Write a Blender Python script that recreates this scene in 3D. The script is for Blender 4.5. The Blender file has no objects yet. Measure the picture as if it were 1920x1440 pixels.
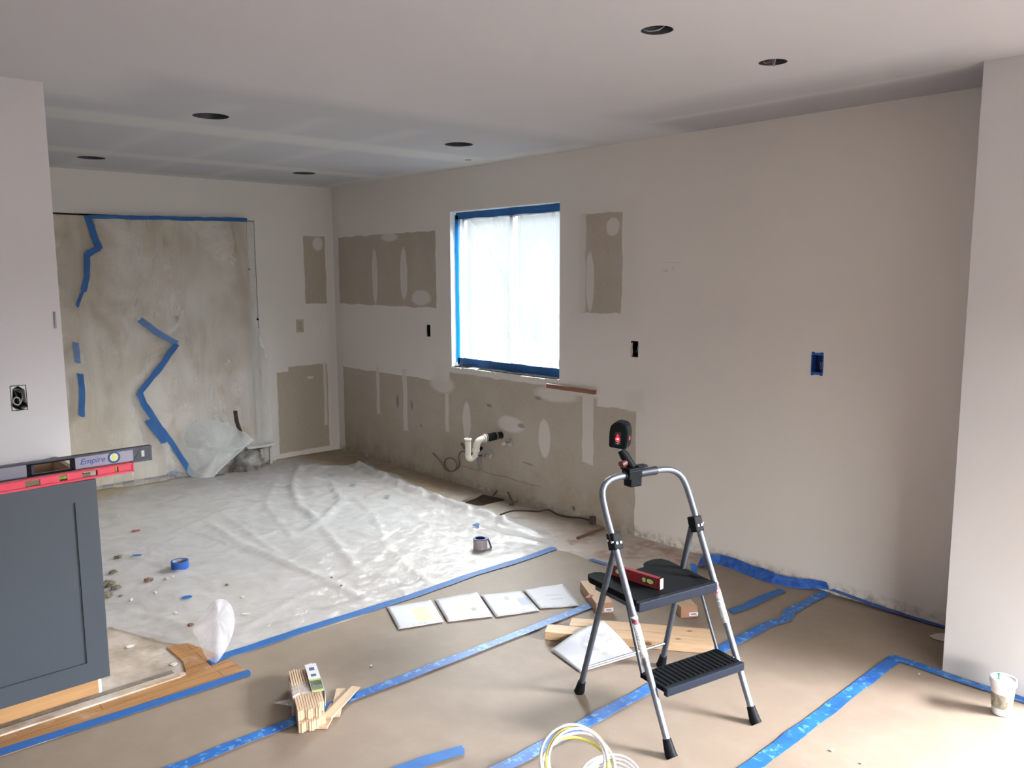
import bpy, bmesh, math, random
from mathutils import Vector, Matrix, noise
R = math.radians
random.seed(7)
scene = bpy.context.scene
COL = scene.collection

# ------------------------------------------------------------------ camera
cam_d = bpy.data.cameras.new('camera'); cam = bpy.data.objects.new('camera', cam_d); COL.objects.link(cam)
cam_d.sensor_width = 36.0; cam_d.lens = 28.9919; cam_d.clip_start = 0.05; cam_d.clip_end = 200
cam.matrix_world = Matrix(((0.672254, -0.094963, 0.734205, 6.840569), (0.740308, 0.091903, -0.665956, -3.978236), (-0.004235, 0.991229, 0.132084, 1.649868), (0.000000, 0.000000, 0.000000, 1.000000)))
scene.camera = cam

# ------------------------------------------------------------------ daylight and exposure
w = bpy.data.worlds.new('daylight'); scene.world = w; w.use_nodes = True
_t = w.node_tree; bg = _t.nodes['Background']; bg.inputs[1].default_value = 0.95
_c = _t.nodes.new('ShaderNodeTexCoord'); _n = _t.nodes.new('ShaderNodeTexNoise'); _n.inputs['Scale'].default_value = 1.6; _n.inputs['Detail'].default_value = 3
_m = _t.nodes.new('ShaderNodeMapping'); _m.inputs['Scale'].default_value = (1, 1, 2.2); _t.links.new(_c.outputs['Generated'], _m.inputs[0]); _t.links.new(_m.outputs[0], _n.inputs['Vector'])
_r = _t.nodes.new('ShaderNodeValToRGB'); _r.color_ramp.elements[0].position = .38; _r.color_ramp.elements[0].color = (.80, .84, .90, 1); _r.color_ramp.elements[1].position = .62; _r.color_ramp.elements[1].color = (1.30, 1.29, 1.25, 1)
_t.links.new(_n.outputs['Fac'], _r.inputs[0])
_s = _t.nodes.new('ShaderNodeSeparateXYZ'); _t.links.new(_c.outputs['Generated'], _s.inputs[0])   # bright overcast sky above a dimmer horizon
_e = _t.nodes.new('ShaderNodeMapRange'); _e.inputs[1].default_value = .11; _e.inputs[2].default_value = .34; _e.inputs[3].default_value = 1.0; _e.inputs[4].default_value = 74; _t.links.new(_s.outputs[2], _e.inputs[0])
_v = _t.nodes.new('ShaderNodeVectorMath'); _v.operation = 'SCALE'; _t.links.new(_r.outputs[0], _v.inputs[0]); _t.links.new(_e.outputs[0], _v.inputs['Scale']); _t.links.new(_v.outputs[0], bg.inputs[0])
scene.view_settings.view_transform = 'Standard'; scene.view_settings.look = 'None'
scene.view_settings.exposure = -0.03; scene.view_settings.gamma = 1.0; scene.view_settings.use_curve_mapping = False

def area(name, loc, target, sx, sy, power, color, portal=False):
    l = bpy.data.lights.new(name, 'AREA'); l.shape = 'RECTANGLE'; l.size = sx; l.size_y = sy; l.energy = power; l.color = color
    if portal: l.cycles.is_portal = True
    o = bpy.data.objects.new(name, l); COL.objects.link(o); o.location = loc
    o.rotation_euler = (Vector(target) - Vector(loc)).to_track_quat('-Z', 'Y').to_euler()
    return o
# daylight entering by the glass door to the right and by the kitchen window; the rear light is an added fill
area('daylight_glass_door', (7.10, -0.30, 1.15), (6.9, -2.3, -0.75), 1.9, 1.9, 44, (0.96, 0.945, 1.0))
area('bright_sky_beyond_glass_door', (9.1, 0.75, 2.30), (6.45, -1.35, 0.0), 1.3, 0.65, 185, (0.90, 0.93, 1.0)).data.spread = R(62)
area('rear_fill_light', (8.95, -3.3, 1.35), (5, -3.3, 1.35), 2.4, 1.5, 11, (1.0, 0.92, 0.88))  # fill light added behind the camera
area('daylight_kitchen_window', (2.34, 0.18, 1.53), (2.34, -3, 1.53), 1.18, 1.18, 1, (1, 1, 1), portal=True)

# ------------------------------------------------------------------ node helpers
class NT:
    def __init__(s, name):
        s.m = bpy.data.materials.new(name); s.m.use_nodes = True; s.t = s.m.node_tree
        s.b = s.t.nodes['Principled BSDF']; s.out = s.t.nodes['Material Output']
        s._co = None
    def n(s, typ, **kw):
        x = s.t.nodes.new(typ)
        for k, v in kw.items(): setattr(x, k, v)
        return x
    def link(s, a, b): s.t.links.new(a, b)
    def val(s, sock, v):
        if hasattr(v, 'is_output') or isinstance(v, bpy.types.NodeSocket): s.link(v, sock)
        else: sock.default_value = v
    def math(s, op, a, b=None, c=None, clamp=False):
        x = s.n('ShaderNodeMath', operation=op, use_clamp=clamp)
        s.val(x.inputs[0], a)
        if b is not None: s.val(x.inputs[1], b)
        if c is not None: s.val(x.inputs[2], c)
        return x.outputs[0]
    def co(s):
        if not s._co: s._co = s.n('ShaderNodeTexCoord').outputs['Object']
        return s._co
    def noise(s, scale, detail=4, rough=0.55, dist=0.0, vec=None):
        x = s.n('ShaderNodeTexNoise'); x.inputs['Scale'].default_value = scale; x.inputs['Detail'].default_value = detail
        x.inputs['Roughness'].default_value = rough; x.inputs['Distortion'].default_value = dist
        s.link(vec or s.co(), x.inputs['Vector']); return x.outputs['Fac']
    def stretch(s, sx, sy, sz):
        x = s.n('ShaderNodeMapping'); s.link(s.co(), x.inputs[0]); x.inputs['Scale'].default_value = (sx, sy, sz); return x.outputs[0]
    def ramp(s, fac, lo, hi):
        x = s.n('ShaderNodeMapRange'); x.inputs[1].default_value = lo; x.inputs[2].default_value = hi; s.link(fac, x.inputs[0]); x.clamp = True
        return x.outputs[0]
    def mix(s, fac, a, b):
        x = s.n('ShaderNodeMix', data_type='RGBA'); s.val(x.inputs[0], fac)
        for i, v in ((6, a), (7, b)):
            if isinstance(v, tuple): x.inputs[i].default_value = (*v[:3], 1)
            else: s.link(v, x.inputs[i])
        return x.outputs[2]
    def xyz(s, wob=0.0, scale=5.0):
        v = s.co()
        if wob:
            nz = s.n('ShaderNodeTexNoise'); nz.inputs['Scale'].default_value = scale; nz.inputs['Detail'].default_value = 4
            s.link(v, nz.inputs['Vector'])
            sub = s.n('ShaderNodeVectorMath', operation='SUBTRACT'); s.link(nz.outputs['Color'], sub.inputs[0]); sub.inputs[1].default_value = (.5, .5, .5)
            sc = s.n('ShaderNodeVectorMath', operation='SCALE'); s.link(sub.outputs[0], sc.inputs[0]); sc.inputs['Scale'].default_value = wob
            ad = s.n('ShaderNodeVectorMath', operation='ADD'); s.link(v, ad.inputs[0]); s.link(sc.outputs[0], ad.inputs[1]); v = ad.outputs[0]
        x = s.n('ShaderNodeSeparateXYZ'); s.link(v, x.inputs[0]); return x.outputs
    def rect(s, X, Z, x0, x1, z0, z1, f=0.006):
        a = s.math('MINIMUM', s.math('SUBTRACT', X, x0), s.math('SUBTRACT', x1, X))
        b = s.math('MINIMUM', s.math('SUBTRACT', Z, z0), s.math('SUBTRACT', z1, Z))
        return s.math('MULTIPLY_ADD', s.math('MINIMUM', a, b), 1 / f, 0.5, clamp=True)
    def ell(s, X, Z, cx, cz, rx, rz, f=0.15):
        a = s.math('DIVIDE', s.math('SUBTRACT', X, cx), rx); b = s.math('DIVIDE', s.math('SUBTRACT', Z, cz), rz)
        d = s.math('SQRT', s.math('ADD', s.math('MULTIPLY', a, a), s.math('MULTIPLY', b, b)))
        return s.math('MULTIPLY_ADD', s.math('SUBTRACT', 1.0, d), 1 / f, 0.5, clamp=True)
    def union(s, ms):
        r = ms[0]
        for m in ms[1:]: r = s.math('MAXIMUM', r, m)
        return r
    def bump(s, h, strength=0.2, dist=0.01):
        x = s.n('ShaderNodeBump'); x.inputs['Strength'].default_value = strength; x.inputs['Distance'].default_value = dist
        s.link(h, x.inputs['Height']); s.link(x.outputs[0], s.b.inputs['Normal'])
    def base(s, c): s.val(s.b.inputs['Base Color'], (*c[:3], 1) if isinstance(c, tuple) else c)
    def rough(s, r): s.val(s.b.inputs['Roughness'], r)

def srgb(r, g, b):
    f = lambda v: (v / 255 / 12.92) if v <= 10.3 else ((v / 255 + 0.055) / 1.055) ** 2.4
    return (f(r), f(g), f(b))

def M(name, c, rough=0.6, metal=0.0, var=0.12, scale=30, bump=0.0, c2=None, stretch=None, coat=0.0):
    t = NT(name); v = t.stretch(*stretch) if stretch else None
    f = t.noise(scale, vec=v); c2 = c2 or tuple(x * (1 - var) for x in c)
    t.base(t.mix(t.ramp(f, 0.35, 0.65), c, c2)); t.rough(rough); t.b.inputs['Metallic'].default_value = metal
    t.b.inputs['Specular IOR Level'].default_value = .5 if max(c) > .03 or metal else .10
    if coat: t.b.inputs['Coat Weight'].default_value = coat
    if bump: t.bump(f, bump, 0.002)
    return t.m

def emit(name, c, s):
    t = NT(name); t.base(c); t.b.inputs['Emission Color'].default_value = (*c, 1); t.b.inputs['Emission Strength'].default_value = s; return t.m

def film(name, c, alpha, rough=0.25, wr=0.4, trans=0.0, scale=9, fold=None, va=0.5, gloss=0.0):
    t = NT(name); t.base(c); t.rough(rough); t.b.inputs['Specular IOR Level'].default_value = 0.6
    v = t.stretch(*fold) if fold else None
    nz = t.noise(scale, 6, 0.6, 1.2, vec=v)
    t.bump(nz, wr, 0.01)
    base = t.b.outputs[0]
    if trans:
        tr = t.n('ShaderNodeBsdfTranslucent'); tr.inputs[0].default_value = (*c, 1)
        m = t.n('ShaderNodeMixShader'); m.inputs[0].default_value = trans; t.link(base, m.inputs[1]); t.link(tr.outputs[0], m.inputs[2]); base = m.outputs[0]
    tp = t.n('ShaderNodeBsdfTransparent'); m = t.n('ShaderNodeMixShader')
    a = t.math('MULTIPLY_ADD', t.math('SUBTRACT', nz, 0.5), va, alpha, clamp=True)
    t.link(a, m.inputs[0]); t.link(tp.outputs[0], m.inputs[1]); t.link(base, m.inputs[2]); last = m.outputs[0]
    if gloss:
        g = t.n('ShaderNodeBsdfGlossy'); g.inputs['Roughness'].default_value = .16; n2 = t.noise(15, 5, .6, 1.6, vec=t.stretch(1, .6, 1))
        bb = t.n('ShaderNodeBump'); bb.inputs['Strength'].default_value = .8; bb.inputs['Distance'].default_value = .02; t.link(n2, bb.inputs['Height']); t.link(bb.outputs[0], g.inputs['Normal'])
        m = t.n('ShaderNodeMixShader'); m.inputs[0].default_value = gloss; t.link(last, m.inputs[1]); t.link(g.outputs[0], m.inputs[2]); last = m.outputs[0]
    t.link(last, t.out.inputs[0])
    return t.m

# ------------------------------------------------------------------ mesh helpers
def obj(name, bm, mat, parent=None, smooth=False, loc=None):
    me = bpy.data.meshes.new(name); bm.normal_update(); bm.to_mesh(me); bm.free()
    if smooth:
        for p in me.polygons: p.use_smooth = True
    if smooth == 'auto':
        try: me.set_sharp_from_angle(angle=R(40))
        except Exception: pass
    if mat: me.materials.append(mat)
    o = bpy.data.objects.new(name, me); COL.objects.link(o)
    if parent: o.parent = parent
    if loc is not None: o.location = loc
    return o
def tag(o, label, cat, group=None, kind=None):
    if label: o['label'] = label
    if cat: o['category'] = cat
    if group: o['group'] = group
    if kind: o['kind'] = kind
    return o
def thing(name, label, cat, loc=(0, 0, 0), rz=0.0, group=None):
    o = bpy.data.objects.new(name, None); COL.objects.link(o); o.location = loc; o.rotation_euler = (0, 0, rz); o.empty_display_size = 0.05
    return tag(o, label, cat, group)
def struct(o): o['kind'] = 'structure'; return o
def new(): return bmesh.new()
def box(bm, c, s, rot=None, bevel=0.0):
    r = bmesh.ops.create_cube(bm, size=1.0); vs = r['verts']
    bmesh.ops.scale(bm, vec=Vector(s), verts=vs)
    if bevel:
        es = list({e for v in vs for e in v.link_edges})
        rb = bmesh.ops.bevel(bm, geom=es, offset=bevel, segments=2, affect='EDGES', profile=0.6); 
        vs = list({v for f in rb['faces'] for v in f.verts} | {v for v in vs if v.is_valid})
    if rot is not None: bmesh.ops.transform(bm, matrix=(rot if isinstance(rot, Matrix) else Matrix.Rotation(rot, 4, 'Z')), verts=vs)
    bmesh.ops.translate(bm, vec=Vector(c), verts=vs); return bm
def BX(x0, x1, y0, y1, z0, z1, bevel=0.0, bm=None):
    return box(bm or new(), ((x0 + x1) / 2, (y0 + y1) / 2, (z0 + z1) / 2), (x1 - x0, y1 - y0, z1 - z0), bevel=bevel)
def tube(bm, pts, r, n=12, closed=False, flat=1.0, cap=True):
    pts = [Vector(p) for p in pts]; N = len(pts); rs = r if isinstance(r, (list, tuple)) else [r] * N
    rings = []; up = None
    for i, p in enumerate(pts):
        a = pts[(i - 1) % N] if (closed or i) else p; b = pts[(i + 1) % N] if (closed or i < N - 1) else p
        t = (b - a).normalized()
        if up is None: up = t.orthogonal().normalized()
        up = (up - t * up.dot(t)).normalized(); s = t.cross(up)
        rings.append([bm.verts.new(p + rs[i] * (math.cos(2 * math.pi * k / n) * up + flat * math.sin(2 * math.pi * k / n) * s)) for k in range(n)])
    for i in range(N if closed else N - 1):
        A, B = rings[i], rings[(i + 1) % N]
        for k in range(n): bm.faces.new((A[k], A[(k + 1) % n], B[(k + 1) % n], B[k]))
    if cap and not closed: bm.faces.new(rings[0][::-1]); bm.faces.new(rings[-1])
    return bm
def spline(pts, k=6, closed=False):
    P = [Vector(p) for p in pts]; n = len(P); out = []
    g = (lambda i: P[i % n]) if closed else (lambda i: P[max(0, min(n - 1, i))])
    for i in range(n if closed else n - 1):
        a, b, c, d = g(i - 1), g(i), g(i + 1), g(i + 2)
        for j in range(k):
            t = j / k; out.append(0.5 * ((2 * b) + (c - a) * t + (2 * a - 5 * b + 4 * c - d) * t * t + (3 * b - a - 3 * c + d) * t ** 3))
    if not closed: out.append(P[-1])
    return out
def lathe(bm, prof, n=32, mat=None):
    rings = []
    for r, z in prof: rings.append([bm.verts.new((r * math.cos(2 * math.pi * k / n), r * math.sin(2 * math.pi * k / n), z)) for k in range(n)])
    vs = [v for g in rings for v in g]
    for a, b in zip(rings, rings[1:]):
        for k in range(n): bm.faces.new((a[k], a[(k + 1) % n], b[(k + 1) % n], b[k]))
    if prof[0][0] > 1e-5 and mat != 'open': pass
    if isinstance(mat, Matrix): bmesh.ops.transform(bm, matrix=mat, verts=vs)
    return bm
def prism(bm, pts, z0, z1, mat=None):
    """pts: outline in x, y; extruded from z0 to z1; mat places it."""
    A = [bm.verts.new((p[0], p[1], z0)) for p in pts]; B = [bm.verts.new((p[0], p[1], z1)) for p in pts]; n = len(pts)
    fs = [bm.faces.new(A[::-1]), bm.faces.new(B)]
    for i in range(n): fs.append(bm.faces.new((A[i], A[(i + 1) % n], B[(i + 1) % n], B[i])))
    if mat is not None: bmesh.ops.transform(bm, matrix=mat, verts=A + B)
    bmesh.ops.recalc_face_normals(bm, faces=fs)
    return bm
def cut(o, cutters):
    for c in cutters:
        md = o.modifiers.new('b', 'BOOLEAN'); md.object = c; md.operation = 'DIFFERENCE'; md.solver = 'EXACT'
    dg = bpy.context.evaluated_depsgraph_get(); me = bpy.data.meshes.new_from_object(o.evaluated_get(dg))
    o.modifiers.clear(); o.data = me
    for c in cutters: bpy.data.objects.remove(c)
def text(name, body, size, mat, parent, mw, ext=0.0006, shear=0.0, align='CENTER'):
    cu = bpy.data.curves.new(name, 'FONT'); cu.body = body; cu.size = size; cu.extrude = ext; cu.shear = shear; cu.align_x = align; cu.align_y = 'CENTER'
    t = bpy.data.objects.new(name, cu); COL.objects.link(t)
    dg = bpy.context.evaluated_depsgraph_get(); me = bpy.data.meshes.new_from_object(t.evaluated_get(dg)); bpy.data.objects.remove(t)
    me.transform(mw); me.materials.clear(); me.materials.append(mat)
    o = bpy.data.objects.new(name, me); COL.objects.link(o); o.parent = parent; return o
def solidify(o, th):
    md = o.modifiers.new('thickness', 'SOLIDIFY'); md.thickness = th; md.offset = 1; return o
def ribbon(bm, pts, width, zf, up=Vector((0, 0, 1)), th=0.0008, step=0.04, wob=0.0, seed=0, rag=True):
    """a strip of tape following a polyline on a surface; zf lifts each point."""
    P = [Vector(p) for p in pts]; Q = []
    for a, b in zip(P, P[1:]):
        k = max(1, int((b - a).length / step)); Q += [a.lerp(b, j / k) for j in range(k)]
    Q.append(P[-1]); rows = []
    for i, q in enumerate(Q):
        t = (Q[min(i + 1, len(Q) - 1)] - Q[max(i - 1, 0)]).normalized(); s = up.cross(t).normalized()
        a = noise.noise(Vector((i * .37 + seed * 9.1, 0.3, 1.7))) * wob; b = noise.noise(Vector((i * .31 + seed * 5.3, 7.3, 2.7))) * wob
        e = 0.006 * (1 if i in (0, len(Q) - 1) else 0) * (1 if rag else 0)
        L = q + s * (width / 2 + a) + t * e; Rr = q - s * (width / 2 + b) - t * e; C = q + s * (a - b) * .3 + t * e
        rows.append([zf(L), zf(C), zf(Rr)])
    V = [[bm.verts.new(p) for p in r] for r in rows]
    W = [[bm.verts.new(p + up * th) for p in r] for r in rows]
    for i in range(len(V) - 1):
        for j in range(2):
            bm.faces.new((W[i][j], W[i + 1][j], W[i + 1][j + 1], W[i][j + 1])); bm.faces.new((V[i][j], V[i][j + 1], V[i + 1][j + 1], V[i + 1][j]))
        for j in (0, 2):
            f = (V[i][j], V[i + 1][j], W[i + 1][j], W[i][j]); bm.faces.new(f if j == 0 else f[::-1])
    for i in (0, -1): bm.faces.new((V[i][0], W[i][0], W[i][1], W[i][2], V[i][2], V[i][1]))
    bmesh.ops.recalc_face_normals(bm, faces=bm.faces)
    return bm
def inside(x, y, P):
    c = False; j = len(P) - 1
    for i in range(len(P)):
        if (P[i][1] > y) != (P[j][1] > y) and x < (P[j][0] - P[i][0]) * (y - P[i][1]) / (P[j][1] - P[i][1]) + P[i][0]: c = not c
        j = i
    return c
def nearest(x, y, P):
    best = None
    for i in range(len(P)):
        ax, ay = P[i][:2]; bx_, by_ = P[(i + 1) % len(P)][:2]; dx, dy = bx_ - ax, by_ - ay
        t = max(0, min(1, ((x - ax) * dx + (y - ay) * dy) / (dx * dx + dy * dy + 1e-12))); qx, qy = ax + t * dx, ay + t * dy
        d = math.hypot(qx - x, qy - y)
        if best is None or d < best[0]: best = (d, qx, qy)
    return best
def sheet(P, step, zf):
    """a grid trimmed to outline P, height zf(x, y, distance to the outline)"""
    bm = new(); xs = [p[0] for p in P]; ys = [p[1] for p in P]; x0, y0 = min(xs), min(ys)
    nx = int((max(xs) - x0) / step) + 2; ny = int((max(ys) - y0) / step) + 2; V = {}
    keep = {(i, j) for i in range(nx) for j in range(ny) if inside(x0 + (i + .5) * step, y0 + (j + .5) * step, P)}
    def v(i, j):
        if (i, j) not in V:
            x, y = x0 + i * step, y0 + j * step
            edge = any(q not in keep for q in ((i, j), (i - 1, j), (i, j - 1), (i - 1, j - 1)))
            d, qx, qy = nearest(x, y, P)
            if edge: x, y, d = qx, qy, 0.0
            V[(i, j)] = bm.verts.new((x, y, zf(x, y, d)))
        return V[(i, j)]
    for i, j in keep:
        try: bm.faces.new((v(i, j), v(i + 1, j), v(i + 1, j + 1), v(i, j + 1)))
        except ValueError: pass
    bmesh.ops.remove_doubles(bm, verts=bm.verts, dist=1e-4)
    return bm

# ------------------------------------------------------------------ colours
PAINT = (0.75, 0.70, 0.655); BARE = (0.47, 0.405, 0.33); MUD = (0.65, 0.61, 0.565)
white_paint = M('white_paint', (0.78, 0.78, 0.77), 0.5, var=0.05)
black_plastic = M('black_plastic', (0.007, 0.008, 0.010), 0.55, var=0.3, scale=80)
blue_tape = M('blue_tape', (0.016, 0.12, 0.37), 0.6, var=0.18, scale=14)
tt = NT('blotchy_blue_tape'); _f = tt.noise(38, 3, 0.6); _g = tt.noise(11, 2, 0.5)
tt.base(tt.mix(tt.ramp(_f, 0.55, 0.64), tt.mix(tt.ramp(_g, .35, .65), (0.012, 0.085, 0.34), (0.018, 0.14, 0.42)), (0.10, 0.29, 0.54))); tt.rough(0.5); blotchy_tape = tt.m
steel = M('brushed_tube_steel', (0.19, 0.21, 0.25), 0.42, 0.75, var=0.15, scale=60)
dark_steel = M('dark_painted_steel', (0.07, 0.082, 0.10), 0.42, 0.3, var=0.2, scale=60)
dark_hole = M('dark_cavity', (0.012, 0.011, 0.010), 0.9)

# ------------------------------------------------------------------ walls, ceiling, floor
H = 2.44
# window wall (plane y = 0)
t = NT('patched_wall_paint'); X, Y, Z = t.xyz(0.035, 7)
big = t.noise(1.1, 2); c = t.mix(t.ramp(big, 0.3, 0.7), PAINT, (0.73, 0.685, 0.64))
mud_halo = t.union([t.rect(X, Z, -1, 0.12, -1, 9, 0.05), t.rect(X, Z, 3.02, 3.60, 1.33, 2.10, 0.10), t.rect(X, Z, 1.5, 3.7, 0.80, 0.96, .06), t.rect(X, Z, 3.05, 3.72, 0.4, 1.0, .2)])
c = t.mix(t.math('MULTIPLY', mud_halo, 0.6), c, (0.67, 0.63, 0.59))
bare = t.union([t.rect(X, Z, 0.085, 1.565, 1.385, 1.99), t.rect(X, Z, 3.13, 3.475, 1.40, 2.03), t.rect(X, Z, 0.105, 3.605, -1, 0.80), t.rect(X, Z, 1.72, 2.80, .7, .885, 0.01), t.rect(X, Z, 2.6, 3.28, .7, .845, 0.02)])
grain = t.noise(140, 2, 0.5, vec=t.stretch(0.25, 1, 1)); blot = t.noise(3.2, 4, 0.6)
bc = t.mix(t.ramp(grain, .3, .7), BARE, tuple(v * .86 for v in BARE)); bc = t.mix(t.math('MULTIPLY', t.ramp(blot, .4, .65), .75), bc, (0.48, 0.43, 0.375))
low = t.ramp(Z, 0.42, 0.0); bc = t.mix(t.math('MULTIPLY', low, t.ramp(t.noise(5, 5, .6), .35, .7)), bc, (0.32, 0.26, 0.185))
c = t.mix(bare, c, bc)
mud = t.union([t.ell(X, Z, .685, 1.63, .042, .235), t.ell(X, Z, 1.122, 1.655, .055, .215), t.ell(X, Z, 1.36, 1.46, .13, .06, .3), t.ell(X, Z, .92, 1.96, .12, .035, .4),
    t.rect(X, Z, .665, .715, .42, .86), t.rect(X, Z, 1.07, 1.135, .33, .86), t.rect(X, Z, 1.66, 1.705, .40, .72, .02), t.ell(X, Z, 1.93, .52, .05, .15), t.ell(X, Z, 2.79, .51, .058, .135),
    t.rect(X, Z, 3.15, 3.25, .40, .90), t.ell(X, Z, 3.40, 1.94, .055, .055, .2), t.ell(X, Z, 3.21, 1.60, .036, .19), t.rect(X, Z, 3.10, 3.17, 1.40, 2.03, .02), t.ell(X, Z, 2.44, .56, .14, .06, .3), t.ell(X, Z, 2.9, .83, .20, .05, .4), t.ell(X, Z, 1.62, .78, .15, .07, .4), t.rect(X, Z, 3.53, 3.66, .80, .93, .04)])
c = t.mix(t.math('MULTIPLY', mud, .9), c, MUD)
mark = t.union([t.ell(X, Z, .99, .57, .02, .055, .6), t.ell(X, Z, 1.20, .565, .013, .04, .6), t.ell(X, Z, 2.55, .565, .035, .018, .6), t.ell(X, Z, 2.2, .675, .03, .010, .5), t.ell(X, Z, 2.73, .79, .03, .012, .9),
    t.rect(X, Z, 1.86, 2.75, .150, .156, .006), t.ell(X, Z, 1.33, .40, .015, .01, .6), t.ell(X, Z, 2.62, .30, .06, .006, .9)])
c = t.mix(t.math('MULTIPLY', mark, .6), c, (0.13, 0.11, 0.115))
x2, y2, z2 = t.xyz()
pencil = t.math('MULTIPLY', t.union([t.rect(x2, z2, 3.76, 3.90, 1.712, 1.716, .004), t.rect(x2, z2, 3.79, 3.83, 1.66, 1.675, .004), t.rect(x2, z2, 3.86, 3.875, 1.665, 1.685, .004)]), t.ramp(t.noise(90, 3), .45, .6))
c = t.mix(t.math('MULTIPLY', pencil, .45), c, (0.2, 0.19, 0.2))
base_dirt = t.math('MULTIPLY', t.ramp(Z, 0.075, 0.015), t.ramp(t.noise(22, 5, .65), .42, .62)); c = t.mix(t.math('MULTIPLY', base_dirt, .8), c, (0.24, 0.22, 0.19))
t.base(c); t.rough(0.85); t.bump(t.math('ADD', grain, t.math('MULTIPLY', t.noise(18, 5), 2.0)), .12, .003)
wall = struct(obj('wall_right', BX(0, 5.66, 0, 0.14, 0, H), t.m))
cs = [obj('c', BX(1.751, 2.936, -.1, .3, 0.936, 2.126), None), obj('c', BX(1.425, 1.478, -.1, .075, 1.152, 1.247), None), obj('c', BX(3.557, 3.613, -.1, .075, 1.137, 1.237), None), obj('c', BX(4.752, 4.812, -.1, .075, 1.140, 1.236), None),
      obj('c', tube(new(), [(3.072, -.1, .065), (3.072, .1, .065)], .016), None), obj('c', tube(new(), [(2.33, -.1, .465), (2.33, .1, .465)], .03), None)]
cut(wall, cs)

# far wall (plane x = 0)
t = NT('far_wall_paint'); X, Y, Z = t.xyz(0.03, 7)
c = t.mix(t.ramp(t.noise(1.3, 2), .3, .7), PAINT, (0.71, 0.67, 0.63))
c = t.mix(t.math('MULTIPLY', t.rect(Y, Z, -.085, 1, -1, 9, .04), .5), c, MUD)
bare = t.union([t.rect(Y, Z, -.305, -.088, 1.39, 2.0), t.rect(Y, Z, -.615, -.105, .045, .785), t.rect(Y, Z, -.50, -.105, .70, .83, .01)])
grain = t.noise(140, 2, .5, vec=t.stretch(1, .25, 1))
c = t.mix(bare, c, t.mix(t.ramp(grain, .3, .7), BARE, tuple(v * .86 for v in BARE)))
c = t.mix(t.union([t.rect(Y, Z, -.15, -.118, .25, .85, .01), t.ell(Y, Z, -.16, 1.93, .05, .06, .3), t.rect(Y, Z, -.31, -.25, .70, .72, .01)]), c, MUD)
t.base(c); t.rough(.85); t.bump(grain, .1, .002)
fw = struct(obj('wall_far', BX(-.14, 0, -6.2, .14, 0, H), t.m))
cut(fw, [obj('c', BX(-.2, .2, -3.4, -.765, -.1, 2.115), None)])
struct(obj('wall_beyond_door', BX(-.6, -.14, -3.6, -.6, 0, 2.3), M('closet_dark', (.10, .09, .08), .9)))

plain = NT('plain_wall_paint'); plain.base(plain.mix(plain.ramp(plain.noise(1.5, 3), .3, .7), (0.65, 0.63, 0.63), (0.62, 0.605, 0.605))); plain.rough(.85); plain.bump(plain.noise(70, 4), .06, .002)
plain = plain.m
# stub wall behind the cabinet
sw = struct(obj('wall_left', BX(2.82, 2.94, -6.2, -3.035, 0, H), plain))
cut(sw, [obj('c', prism(new(), [(-3.243, 1.115), (-3.236, 1.187), (-3.216, 1.197), (-3.193, 1.180), (-3.188, 1.106), (-3.205, 1.096), (-3.228, 1.098)], -.08, .1, Matrix(((0, 0, 1, 2.94), (1, 0, 0, 0), (0, 1, 0, 0), (0, 0, 0, 1)))), None)])
# projecting wall on the right, with the glass door beyond the frame
pw = struct(obj('wall_front', BX(5.635, 9.0, -.468, -.33, 0, H), plain))
cut(pw, [obj('c', BX(6.14, 8.06, -1, 0, .03, 2.06), None)])
struct(obj('wall_return', BX(5.635, 5.76, -.33, .14, 0, H), plain))
ww = struct(obj('wall_rear', BX(8.75, 8.87, -6.2, -.468, 0, H), plain))
cut(ww, [obj('c', BX(8.6, 9, -4.5, -2.1, .6, 2.1), None)])
struct(obj('sky_shield', BX(5.6, 12.5, .14, 4.2, 2.75, 2.85), white_paint)); struct(obj('sky_shield_rear', BX(8.87, 12.5, -6.3, .14, 2.75, 2.85), white_paint))  # unseen slabs added outside to block overhead sky light at both openings
struct(obj('wall_side', BX(-.14, 8.87, -6.34, -6.2, 0, H), plain))

# ceiling
t = NT('taped_drywall_ceiling'); X, Y, Z = t.xyz(0.22, 1.6)
c = t.mix(t.ramp(t.noise(.8, 2), .3, .7), (0.60, 0.585, 0.60), (0.575, 0.565, 0.58))
newboard = t.union([t.rect(X, Y, -1, 3.35, -2.75, 1, .25), t.rect(X, Y, 4.0, 5.62, -.70, 1, .22), t.rect(X, Y, -1, 2.7, -4, 1, .2)])
c = t.mix(newboard, c, (0.485, 0.485, 0.51))
X, Y, Z = t.xyz(0.05, 3)
joint = t.union([t.rect(X, Y, 2.12, 2.42, -4, .2, .10), t.rect(X, Y, .88, 1.10, -4, .2, .10), t.rect(X, Y, -1, .16, -4, .2, .08), t.rect(X, Y, -.1, 3.3, -.17, .3, .1),
    t.rect(X, Y, 4.0, 5.62, -.43, -.39, .06)])
c = t.mix(t.math('MULTIPLY', t.math('MULTIPLY', joint, newboard), .9), c, (0.595, 0.59, 0.575))
cross = t.union([t.rect(X, Y, -.1, 3.0, -2.31, -2.19, .10), t.rect(X, Y, -.1, 3.0, -1.80, -1.68, .10), t.rect(X, Y, -.1, 3.0, -1.25, -1.13, .10)])
c = t.mix(t.math('MULTIPLY', cross, .5), c, (0.585, 0.585, 0.58))
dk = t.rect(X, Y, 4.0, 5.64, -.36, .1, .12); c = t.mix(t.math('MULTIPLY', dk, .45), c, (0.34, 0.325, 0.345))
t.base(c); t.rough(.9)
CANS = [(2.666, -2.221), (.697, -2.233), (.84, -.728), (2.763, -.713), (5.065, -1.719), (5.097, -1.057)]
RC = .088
ceil_ = struct(obj('ceiling', BX(-.14, 9, -6.34, .14, H, H + .016), t.m))
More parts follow.
